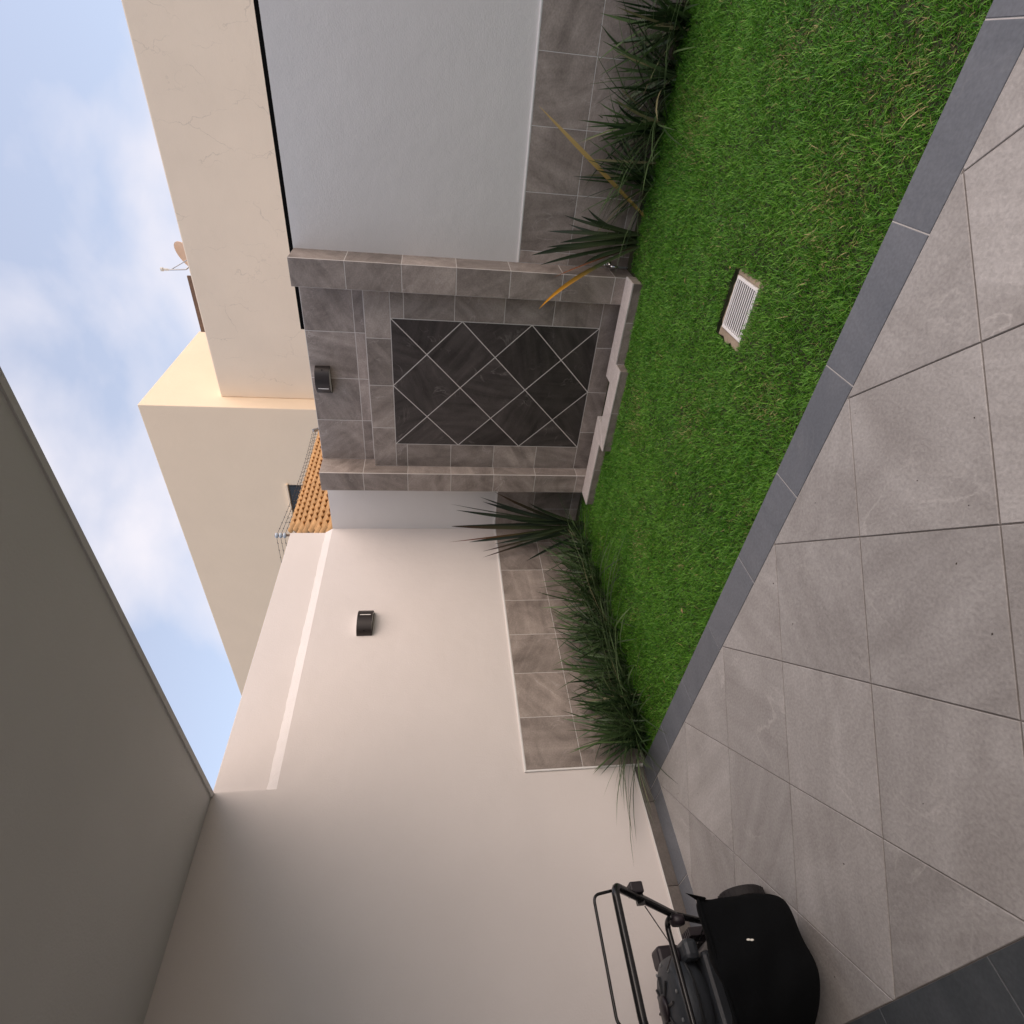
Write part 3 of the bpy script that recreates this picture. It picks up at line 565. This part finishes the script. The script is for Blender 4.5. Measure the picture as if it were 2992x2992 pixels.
for (qx, qy, qr) in ((3.55,-2.25,0.22),(3.9,-2.35,0.18),(2.75,-2.3,0.12),(1.9,-0.95,0.2),(2.3,-1.75,0.16),(3.7,-0.75,0.2),(1.2,-1.6,0.15),(4.0,-1.6,0.14)):
    py = py+0.30*np.exp(-((x-qx)**2+(y-qy)**2)/(qr*qr))*np.clip(0.5+fbm(x*9, y*9, 61), 0, 1.3)
yel = rng.random(nb_) < py; col[yel] = cy*rng.uniform(0.6, 1.4, (yel.sum(), 1))
stray = rng.random(nb_) < 0.004; ln[stray] *= 1.9; base = np.stack([x, y, soilz(x, y)-0.001], 1)
tag(strips(base, dirv, side, ln, rng.uniform(0.0028, 0.0050, nb_), bend, col, 'grass', 'grass'), 'short dense green lawn between kerb and planted walls', 'grass', kind='stuff')
# dry bits on the lawn, specks on the patio
db = MB()
for i in range(26):
    px_, py_ = (random.uniform(0.8, 4.6), random.uniform(-2.55, -0.7)); a = random.uniform(0, 6.28); l, w = random.uniform(0.008, 0.02), random.uniform(0.003, 0.008); z = random.uniform(0.0, 0.012)
    u = Vector((math.cos(a), math.sin(a), random.uniform(-0.3,0.3))); s_ = Vector((-math.sin(a), math.cos(a), random.uniform(-0.4,0.4))); c = Vector((px_, py_, z))
    if 2.8 < px_ < 3.2 and -2 < py_ < -1.65: continue
    db.add([c-u*l, c-s_*w+Vector((0,0,0.003)), c+u*l, c+s_*w+Vector((0,0,0.003)), c-Vector((0,0,0.002))], [(0,1,2,3),(0,4,1),(1,4,2),(2,4,3),(3,4,0)])
tag(db.build('leaf_litter', 'dry'), 'small dry leaf scraps scattered over the lawn', 'litter', kind='stuff')
sp = MB()
for i in range(30):
    c = Vector((random.uniform(0.3, 4.5), random.uniform(-4.2, -2.83), 0.0012)); r0 = random.uniform(0.0012, 0.0036); a = random.uniform(0, 6.28)
    sp.add([c+Vector((r0*math.cos(a+k*1.57)*(1.6 if k % 2 else 0.8), r0*math.sin(a+k*1.57), -0.001)) for k in range(4)]+[c+Vector((0,0,0.0015))], [(0,1,4),(1,2,4),(2,3,4),(3,0,4)])
tag(sp.build('dirt_specks', 'speck'), 'tiny dirt specks scattered over the patio tiles', 'dirt', kind='stuff')

# ------------------------------------------------------------------ planting along the walls
def clump(label, pos, n, hmin, hmax, width, spread, group, name='border_plant', away=(0,0), dark=1.0, yel=0.03):
    b = np.tile(np.array([0, 0, -0.03]), (n, 1))+np.concatenate([rng.normal(0, 0.045, (n, 2)), np.zeros((n, 1))], 1)
    a = rng.uniform(0, 6.283, n); le = rng.uniform(0.05, spread, n); d = np.stack([np.cos(a)*le+away[0]*0.35, np.sin(a)*le+away[1]*0.35, np.ones(n)], 1); d = unit(d)
    h = rng.uniform(hmin, hmax, n)*(1+0.15*le); sd_ = unit(np.stack([-np.sin(a)+rng.normal(0,.3,n), np.cos(a)+rng.normal(0,.3,n), rng.normal(0,.15,n)], 1))
    be = np.stack([np.cos(a)*le*0.38, np.sin(a)*le*0.38, -0.04-0.24*le-0.22*(rng.random(n) < 0.18)], 1)
    t = np.clip(rng.normal(0.4, 0.3, n), 0, 1)[:,None]; c = (np.array([0.020, 0.046, 0.018])*(1-t)+np.array([0.115, 0.185, 0.07])*t)*dark
    yy = rng.random(n) < yel; c[yy] = np.array([0.20, 0.19, 0.10])
    # keep blades on the garden side of the walls
    tip = b+d*h[:,None]+be*h[:,None]; P0 = np.array([*pos, 0]); wx = P0[0]+tip[:,0]; wy = P0[1]+tip[:,1]
    fix = (0.03-wx).clip(0); be[:,0] += fix/h; fy = (wy+0.03).clip(0); be[:,1] -= fy/h
    o = strips(b, d, sd_, h, rng.uniform(width*0.7, width*1.2, n), be, c, name, 'leaf', segs=6, taper=lambda t: (0.6+0.8*t-1.15*t*t), loc=(*pos, 0))
    return tag(o, label, 'plant', group)
LG, BG = 'strap-leaf plants along the lamp wall', 'strap-leaf plants along the grey wall'
for lab, p, n, h0, h1 in (
  ('grassy border plant right beside the tall corner flax', (0.25, -0.62), 85, 0.30, 0.52),
  ('grassy border plant, second from the tall corner flax', (0.25, -0.98), 110, 0.34, 0.60),
  ('grassy border plant, third from the tall corner flax', (0.24, -1.32), 120, 0.34, 0.62),
  ('grassy border plant in the middle of the lamp wall row', (0.23, -1.66), 130, 0.36, 0.62),
  ('grassy border plant, third from the kerb end of its row', (0.22, -1.98), 130, 0.34, 0.60),
  ('grassy border plant, second from the kerb end of its row', (0.20, -2.26), 130, 0.34, 0.58),
  ('grassy border plant spilling over the kerb corner by the wall', (0.17, -2.48), 150, 0.32, 0.58)):
    clump(lab, p, int(n*0.85), h0*1.08, h1*1.15, 0.022, 1.2, LG, away=(0.5, -0.1))
for lab, p, n, h0, h1 in (
  ('dark strap-leaf plant with the long yellow leaf, near the fountain', (3.30, -0.15), 85, 0.36, 0.62),
  ('dark strap-leaf plant third from the fountain on the grey wall', (3.62, -0.15), 85, 0.38, 0.68),
  ('dark strap-leaf plant fourth from the fountain on the grey wall', (3.88, -0.16), 85, 0.36, 0.62),
  ('dark strap-leaf plant at the picture edge on the grey wall', (4.14, -0.15), 95, 0.36, 0.64)):
    clump(lab, p, int(n*0.75), h0, h1*1.05, 0.023, 1.05, BG, away=(0, -0.25), dark=0.8, yel=0.06)
for lab, p in (('dark strap-leaf plant just past the picture edge', (4.5, -0.16)), ('dark strap-leaf plant farthest from the fountain', (4.9, -0.16))):
    clump(lab, p, 80, 0.36, 0.62, 0.011, 0.75, BG, away=(0, -0.25), dark=0.8, yel=0.05)
def leaf(parent, b, tip, sag, w, c0, c1, label=None, out=None):
    """one broad folded strap leaf from base to tip, colour running from c0 to c1"""
    b, tip = Vector(b), Vector(tip); ctl = (b+tip)/2+Vector((0,0,sag))+(Vector(out) if out else Vector((0,0,0))); n = 14; v = []; cs = []
    for i in range(n+1):
        t = i/n; p = (1-t)**2*b+2*t*(1-t)*ctl+t*t*tip; d = ((1-t)*(ctl-b)+t*(tip-ctl)).normalized()
        s = d.cross(Vector((0.55,-0.75,0.25))).normalized(); nn_ = s.cross(d).normalized()
        ww = w*(0.55+0.75*t)*(1 if t < 0.45 else max(0.03, 1-((t-0.45)/0.55)**1.6)); fold = ww*0.35
        v += [p-s*ww/2+nn_*fold*0.5, p-nn_*fold*0.4, p+s*ww/2+nn_*fold*0.5]
        k = max(0, min(1, (t-0.35)/0.5)); cs += [[c0[q]*(1-k)+c1[q]*k for q in range(3)]+[1]]*3
    f = []
    for i in range(n):
        a = 3*i; f += [(a, a+1, a+4, a+3), (a+1, a+2, a+5, a+4)]
    m = MB().add(v, f).mesh('leaf', 'leaf', smooth=True, origin=b)
    at = m.color_attributes.new('col', 'FLOAT_COLOR', 'POINT'); at.data.foreach_set('color', [q for c in cs for q in c])
    o = link(bpy.data.objects.new('leaf', m), parent, Matrix.Translation(b))
    if label: o['label'] = label
    return o
GD, GR, BR, YE, OR = (0.022,0.034,0.022), (0.048,0.068,0.030), (0.055,0.032,0.02), (0.34,0.24,0.07), (0.72,0.33,0.03)
fx = thing('flax_plant', 'tall flax with broad dark leaves rising in the wall corner left of the fountain', 'plant', (0.28, -0.27, -0.03))
for i, (tip, w) in enumerate((((0.513,-0.125,1.049),0.020),((0.415,-0.076,1.01),0.030),((0.411,-0.207,1.278),0.028),((0.257,-0.266,1.323),0.026),((0.318,-0.345,1.324),0.028),((0.235,-0.476,1.348),0.012),
     ((0.101,-0.327,1.146),0.034),((0.097,-0.459,1.017),0.018),((0.045,-0.491,1.017),0.016),((0.707,-0.30,0.934),0.022),((0.396,-0.091,1.331),0.008),((0.46,-0.40,0.80),0.024),((0.20,-0.55,0.78),0.02),((0.36,-0.2,0.92),0.026),((0.16,-0.42,0.90),0.026),((0.52,-0.5,0.55),0.022),((0.38,-0.62,0.52),0.02),((0.62,-0.36,0.6),0.022),((0.10,-0.6,0.6),0.02),((0.30,-0.5,0.7),0.024),((0.44,-0.3,1.02),0.026))):
    b = (0.28+random.uniform(-0.05,0.05), -0.28+random.uniform(-0.05,0.05), -0.03)
    leaf(fx, b, tip, 0.06+0.05*random.random(), w*1.5, GR if i % 3 else GD, GD if i not in (4, 5, 7, 8, 9) else BR if i != 5 else (0.16,0.05,0.02), out=(0, -0.03, 0))
f2 = thing('flax_plant', 'dark flax with broad leaves standing against the side of the fountain pillar', 'plant', (2.93, -0.16, -0.03))
for i, (tip, w) in enumerate((((2.797,-0.259,0.807),0.034),((2.926,-0.091,0.681),0.022),((2.86,-0.272,0.708),0.022),((2.743,-0.302,0.749),0.020),((3.034,-0.068,0.568),0.018),((2.979,-0.074,0.528),0.018),((3.08,-0.3,0.5),0.022),((2.80,-0.40,0.45),0.022),((2.95,-0.36,0.52),0.02),((3.1,-0.12,0.42),0.018),((2.88,-0.20,0.60),0.026))):
    b = (2.93+random.uniform(-0.05,0.05), -0.16+random.uniform(-0.05,0.05), -0.03)
    leaf(f2, b, tip, 0.12, w*1.45, GR, GD, out=(0, -0.02, 0))
leaf(f2, (2.90,-0.22,0.0), (2.551,-0.649,0.78), 0.16, 0.034, GR, OR, label='long orange-tipped leaf bending in front of the fountain pillar')
leaf(f2, (2.90,-0.20,0.0), (2.70,-0.42,0.66), 0.05, 0.012, BR, (0.35,0.13,0.06), label='thin reddish dry leaf')
pf = thing('flax_leaf', 'long yellow dry leaf slanting across the brown tiles of the grey wall', 'leaf', (3.10, -0.14, -0.03))
leaf(pf, (3.06,-0.16,-0.03), (3.66,-0.10,0.835), 0.05, 0.034, (0.44,0.31,0.10), (0.52,0.38,0.16), out=(0.03,-0.02,0))

# ------------------------------------------------------------------ drain in the lawn
dr = thing('drain_grate', 'white slotted drain grate in a rough concrete collar sunk in the lawn', 'drain', (3.0, -1.84, -0.06))
cl = MB(); xo0, xo1, yo0, yo1, xi0, xi1, yi0, yi1 = 2.826, 3.166, -1.98, -1.704, 2.876, 3.138, -1.955, -1.728
def jag(p, q, n, amp):
    return [(p[0]+(q[0]-p[0])*i/n+random.uniform(-amp, amp)*(p[0] == q[0]), p[1]+(q[1]-p[1])*i/n+random.uniform(-amp, amp)*(p[1] == q[1])) for i in range(n)]
for (a_, b_, c_, d_) in (((xo0,yo0),(xo0,yo1),(xi0-1e-4,yo1),(xi0-1e-4,yo0)), ((xo1,yo1),(xo1,yo0),(xi1+1e-4,yo0),(xi1+1e-4,yo1)), ((xi0,yo1),(xi1,yo1),(xi1,yi1),(xi0,yi1)), ((xi1,yo0),(xi0,yo0),(xi0,yi0),(xi1,yi0))):
    cl.prism(([*jag(a_, b_, 9, 0.011), b_, c_, d_])[::-1], -0.20, -0.012-random.uniform(0, 0.004))
cl.build('concrete_collar', 'conc', dr, bevel=0.006)
MB().box(xi0, xi1, yi0, yi1, -0.20, -0.115).build('pit', 'hole', dr)
gf = MB(); z0, z1 = -0.030, -0.006
gf.box(xi0+0.001, xi0+0.014, yi0+0.001, yi1-0.001, z0, z1); gf.box(xi1-0.014, xi1-0.001, yi0+0.001, yi1-0.001, z0, z1); gf.box(xi0+0.0141, xi1-0.0141, yi0+0.001, yi0+0.010, z0, z1); gf.box(xi0+0.0141, xi1-0.0141, yi1-0.010, yi1-0.001, z0, z1)
gf.build('grate_frame', 'grate', dr, bevel=0.001)
nbar = 10; pit = (yi1-yi0-0.022)/nbar
bm = MB().box(xi0+0.0142, xi1-0.0142, -0.0042, 0.0042, z1-0.004, z1-0.001).mesh('bar', 'grate')
for k in range(nbar): link(bpy.data.objects.new('bar', bm), dr, Matrix.Translation((0, yi0+0.011+pit*(k+0.5), 0)))

# ------------------------------------------------------------------ garden tap beside the fountain
tp = thing('garden_tap', 'small chrome garden tap low on the wall beside the fountain pillar', 'tap', (2.72, -0.01, 0.15))
MB().tube([(2.715,-0.009,0.165),(2.715,-0.075,0.165)], 0.011, 12).build('body', 'chrome', tp, smooth=True)
MB().tube(fillet([(2.715,-0.070,0.165),(2.715,-0.115,0.165),(2.715,-0.120,0.115)], 0.025), 0.009, 12).build('spout', 'chrome', tp, smooth=True)
MB().tube([(2.715,-0.066,0.170),(2.715,-0.066,0.200)], 0.006, 10).build('stem', 'chrome', tp, smooth=True); MB().lathe([(0.008,0),(0.020,0.002),(0.022,0.010),(0.012,0.016)], 14, Matrix.Translation((2.715,-0.066,0.200))).build('handle', 'chrome', tp, smooth=True)
MB().lathe([(0.010,0),(0.024,0.001),(0.020,0.010),(0.011,0.012)], 16, MXYZ((2.715,-0.0105,0.165), Vector((1,0,0)), Vector((0,0,1)), Vector((0,-1,0)))).build('flange', 'chrome', tp, smooth=True)
MB().tube([(2.69,-0.02,-0.02),(2.69,-0.02,0.10),(2.70,-0.018,0.155)], 0.007, 8).build('pipe', 'steel', tp)

# ------------------------------------------------------------------ lawn mower, pointing at the wall
mw = thing('lawn_mower', 'black push lawn mower with fabric grass bag parked against the warm white wall', 'lawn mower', (0.75, -4.03, 0))
CY = -4.06
# deck shell
dk = MB(); v = []; secs = [(0.22,0.17,0.11),(0.26,0.235,0.16),(0.45,0.255,0.185),(0.80,0.255,0.19),(0.98,0.235,0.20),(1.02,0.20,0.19)]
for xx, hw_, zt in secs:
    v += [(xx, CY-hw_, 0.055), (xx, CY-hw_, zt-0.03), (xx, CY-hw_+0.03, zt), (xx, CY+hw_-0.03, zt), (xx, CY+hw_, zt-0.03), (xx, CY+hw_, 0.055)]
f = []
for i in range(len(secs)-1):
    for j in range(6): f.append((6*i+j, 6*(i+1)+j, 6*(i+1)+(j+1)%6, 6*i+(j+1)%6))
f += [tuple(range(6)), tuple(range(6*len(secs)-1, 6*len(secs)-7, -1))]
dk.add(v, f).build('deck', 'deck', mw, bevel=0.008)
# wheels
def wheel(x, y, r, w):
    tb = MB(); M_ = MXYZ((x, y, r), Vector((1,0,0)), Vector((0,0,1)), Vector((0,-1,0)))
    tb.lathe([(r*0.62,-w/2),(r*0.9,-w/2),(r*0.975,-w*0.32),(r*0.975,w*0.32),(r*0.9,w/2),(r*0.62,w/2)], 32, M_)
    for k in range(26):
        a = 2*math.pi*k/26; c_, s_ = math.cos(a), math.sin(a); rad = Vector((c_,0,s_)); tg = Vector((-s_,0,c_)); o = Vector((x,y,r))
        q = [o+rad*(r*0.965)+tg*(q1*0.0045)+Vector((0,q2*w*0.36,0)) for q1, q2 in ((-1,-1),(1,-1),(1,1),(-1,1))]
        tb.add(q+[p+rad*(r*0.035) for p in q], [(0,3,2,1),(4,5,6,7),(0,1,5,4),(1,2,6,5),(2,3,7,6),(3,0,4,7)])
    wo = tb.build('wheel', 'rubber', mw)
    MB().lathe([(r*0.18,-w*0.52),(r*0.2,-w*0.35),(r*0.60,-w*0.30),(r*0.60,w*0.30),(r*0.2,w*0.35),(r*0.18,w*0.52)], 20, M_).build('hub', 'hub', wo)
for x_ in (0.35, 1.00):
    rr = 0.095 if x_ < 0.5 else 0.105
    wheel(x_, CY+0.300, rr, 0.045); wheel(x_, CY-0.300, rr, 0.045)
    MB().tube([(x_, CY-0.28, rr), (x_, CY+0.28, rr)], 0.008, 8).build('axle', 'steel', mw)
# engine
MB().box(0.52, 0.90, CY-0.14, CY+0.15, 0.192, 0.33).build('engine_block', 'engine', mw, bevel=0.02)
for k in range(6): MB().box(0.50+0.001, 0.60, CY+0.151, CY+0.20, 0.205+0.02*k, 0.212+0.02*k).build('cooling_fin', 'engine', mw)
ec = MB().lathe([(0.165,0.331),(0.178,0.36),(0.178,0.42),(0.165,0.455),(0.125,0.475),(0.06,0.482)], 32, Matrix.Translation((0.70, CY, 0))).build('engine_cover', 'engine', mw, smooth=True, bevel=0.004)
for k in range(8):
    a = k*math.pi/4; MB().tube([(0.70+0.05*math.cos(a), CY+0.05*math.sin(a), 0.484), (0.70+0.11*math.cos(a), CY+0.11*math.sin(a), 0.4815)], 0.006, 6).build('vent_rib', 'deck', ec)
MB().lathe([(0.03,0.482),(0.045,0.483),(0.045,0.497),(0.02,0.503)], 16, Matrix.Translation((0.70, CY, 0))).build('starter_cup', 'plum', ec, smooth=True)
MB().box(0.54, 0.66, CY+0.155, CY+0.235, 0.335, 0.445).build('air_filter', 'plum', mw, bevel=0.015)
MB().box(0.68, 0.90, CY+0.12, CY+0.20, 0.334, 0.40).build('fuel_tank', 'engine', mw, bevel=0.02)
MB().lathe([(0.03,0),(0.032,0.002),(0.032,0.018),(0.026,0.022)], 18, Matrix.Translation((0.80, CY+0.16, 0.4005))).build('fuel_cap', 'plum', mw, smooth=True)
MB().box(0.52, 0.60, CY-0.22, CY-0.145, 0.22, 0.33).build('muffler', 'rust', mw, bevel=0.015)
# rear flap and grass bag
MB().add([(0.955,CY-0.20,0.205),(0.985,CY-0.20,0.198),(1.06,CY-0.20,0.30),(1.045,CY-0.20,0.315),(0.955,CY+0.20,0.205),(0.985,CY+0.20,0.198),(1.06,CY+0.20,0.30),(1.045,CY+0.20,0.315)], [(0,3,2,1),(4,5,6,7),(0,1,5,4),(1,2,6,5),(2,3,7,6),(3,0,4,7)]).build('rear_flap', 'flap', mw, bevel=0.004)
bg_ = MB(); nu, nv, nw_ = 10, 10, 8; v = []; f = []
def bagpt(a, b, c):      # a along x, b along y, c along z in -1..1
    t = (c+1)/2; x0 = 1.02+0.04*t; x1 = 1.375+0.02*t
    sx, sy, sz = a, b, c; k = 1-0.05*(abs(b)**4)*(abs(c)**4); X = x0+(x1-x0)*(sx+1)/2; Y = CY+0.008+(0.200+0.012*(1-t))*sy*k; Z = 0.085+(0.19+0.195*min(1, max(0, (a+1)/1.7)))*t+0.012*math.sin(3*b+1)*(c > 0.9)
    X -= 0.022*(abs(b)**6)*(a > 0)+0.03*(c < -0.6)*((-c-0.6)*2.5)**2*(a > 0)+0.05*t*(b < -0.2)*(-b-0.2)+0.17*max(0, -b)**2*(1-t)*(a > 0); Y -= 0.012*sy*(c < -0.5)*((-c-0.5)/0.5)**2; Z += 0.012*math.sin(7*b+3*a)*(c > 0.5)+0.02*(1-abs(b))*(c < -0.8)*-1; Y += 0.018*sy*max(0, c-0.8)*5*(1 if a > 0 else 0)
    X += 0.016*math.sin(5.2*b+3*c)*(1-abs(b))+0.008*math.sin(9*c+4*b)+0.012*(1-b*b)*(1-c*c)*(1 if a > 0 else 0)
    return (X, Y, Z)
idx = {}
def gid(i, j, k):
    if (i,j,k) not in idx: idx[(i,j,k)] = len(v); v.append(bagpt(2*i/nu-1, 2*j/nv-1, 2*k/nw_-1))
    return idx[(i,j,k)]
for j in range(nv):
    for k in range(nw_):
        f.append((gid(0,j,k),gid(0,j,k+1),gid(0,j+1,k+1),gid(0,j+1,k))); f.append((gid(nu,j,k),gid(nu,j+1,k),gid(nu,j+1,k+1),gid(nu,j,k+1)))
for i in range(nu):
    for k in range(nw_):
        f.append((gid(i,0,k),gid(i+1,0,k),gid(i+1,0,k+1),gid(i,0,k+1))); f.append((gid(i,nv,k),gid(i,nv,k+1),gid(i+1,nv,k+1),gid(i+1,nv,k)))
for i in range(nu):
    for j in range(nv):
        f.append((gid(i,j,0),gid(i,j+1,0),gid(i+1,j+1,0),gid(i+1,j,0))); f.append((gid(i,j,nw_),gid(i+1,j,nw_),gid(i+1,j+1,nw_),gid(i,j+1,nw_)))
bag = bg_.add(v, f).build('grass_bag', 'fabric', mw, smooth=True); sb = bag.modifiers.new('sub', 'SUBSURF'); sb.levels = 1; sb.render_levels = 2
MB().tube(fillet([(1.385, CY-0.21, 0.472), (1.392, CY+0.205, 0.474), (1.20, CY+0.20, 0.405)], 0.03), 0.006, 8).build('bag_piping', 'fabric', bag)
for dy in (0.0, 0.013):
    MB().lathe([(0.001,0),(0.0062,0.0),(0.0062,0.0015),(0.001,0.002)], 14, MXYZ((1.4125, CY+0.052+dy*0.15, 0.325+dy), Vector((0,0.55,0)), Vector((0,0,1.2)), Vector((1,0,0)))).build('bag_mark', 'badge', bag)
for dy in (0.215, -0.215):
    MB().add([(1.365,CY+dy*0.9,0.455),(1.395,CY+dy*0.93,0.44),(1.36,CY+dy*1.0,0.43),(1.385,CY+dy*1.06,0.515)], [(0,1,3),(1,2,3),(2,0,3),(0,2,1)]).build('bag_tab', 'fabric', bag)
for k in range(10):
    a = 2*math.pi*k/10+0.2; MB().lathe([(0.002,0),(0.007,0.001),(0.007,0.006),(0.002,0.008)], 8, Matrix.Translation((0.70+0.148*math.cos(a), CY+0.148*math.sin(a), 0.4625))).build('bolt', 'steel', ec)
MB().tube([(0.70+0.181*math.cos(2*math.pi*k/24), CY+0.181*math.sin(2*math.pi*k/24), 0.39) for k in range(25)], 0.007, 6).build('cover_band', 'deck', ec)
for k in range(5): MB().box(0.80+0.012*k*2, 0.812+0.024*k, CY+0.201, CY+0.232, 0.22, 0.36).build('cylinder_fin', 'plum', mw)
# handle
yR, yL = CY+0.168, CY-0.205
P0, P1, P2 = (0.93, 0.22), (1.36, 0.585), (1.745, 0.895)     # x,z of pivot, fold, top
low = MB().tube([(P0[0], CY+0.225, P0[1]), (P1[0], yR, P1[1])], 0.0125, 12).build('handle_tube', 'mblack', mw, smooth=True)
MB().tube([(P0[0], CY-0.245, P0[1]), (P1[0], yL, P1[1])], 0.0125, 12).build('handle_tube', 'mblack', mw, smooth=True)
MB().tube(fillet([(P1[0]-0.03, yR+0.004, P1[1]-0.025), (P2[0], yR-0.004, P2[1]), (P2[0], yL, P2[1]), (P1[0]-0.03, yL-0.004, P1[1]-0.025)], 0.035), 0.0135, 12).build('upper_handle', 'mblack', mw, smooth=True)
MB().tube(fillet([(P1[0]+0.03, yR-0.012, P1[1]+0.012), (P1[0]-0.045, yR-0.015, P1[1]+0.012), (P1[0]-0.05, yL+0.015, P1[1]+0.010), (P1[0]+0.03, yL+0.012, P1[1]+0.012)], 0.03), 0.011, 12).build('cross_bar', 'mblack', mw, smooth=True)
zb = P2[1]+0.075
MB().tube(fillet([(P2[0]-0.055, yR+0.004, P2[1]-0.045), (P2[0]-0.02, yR-0.012, P2[1]+0.004), (P2[0]-0.005, yR-0.025, zb), (P2[0]-0.005, yL+0.02, zb), (P2[0]-0.03, yL, P2[1]-0.03)], 0.022), 0.0048, 8).build('bail_lever', 'mblack', mw, smooth=True)
for yy in (yR, yL):
    s_ = 1 if yy > CY else -1
    MB().lathe([(0.012,-0.02),(0.028,-0.016),(0.030,0.0),(0.026,0.012),(0.012,0.016)], 18, MXYZ((P1[0]+0.012, yy-0.026*s_, P1[1]-0.012), Vector((1,0,0)), Vector((0,0,1)), Vector((0,-1,0)))).build('clamp_knob', 'plum', mw, smooth=True)
tx = (P1[0]+P2[0])/2+0.02; tz = (P1[1]+P2[1])/2+0.03
MB().box(tx-0.030, tx+0.032, yR+0.012, yR+0.048, tz-0.022, tz+0.026).build('throttle_box', 'plum', mw, bevel=0.005)
MB().box(tx-0.010, tx+0.012, yR-0.018, yR+0.0118, tz-0.020, tz+0.006).build('throttle_bracket', 'mblack', mw)
MB().tube([(tx-0.03, yR-0.015, tz-0.03), (1.10, CY+0.12, 0.52), (0.80, CY+0.11, 0.47)], 0.0022, 6).build('starter_cord', 'wire', mw)
MB().tube(fillet([(tx-0.02, yR+0.02, tz-0.02), (1.25, yR+0.02, 0.50), (1.05, CY+0.21, 0.33), (0.82, CY+0.19, 0.30)], 0.06), 0.0038, 6).build('control_cable', 'mblack', mw)
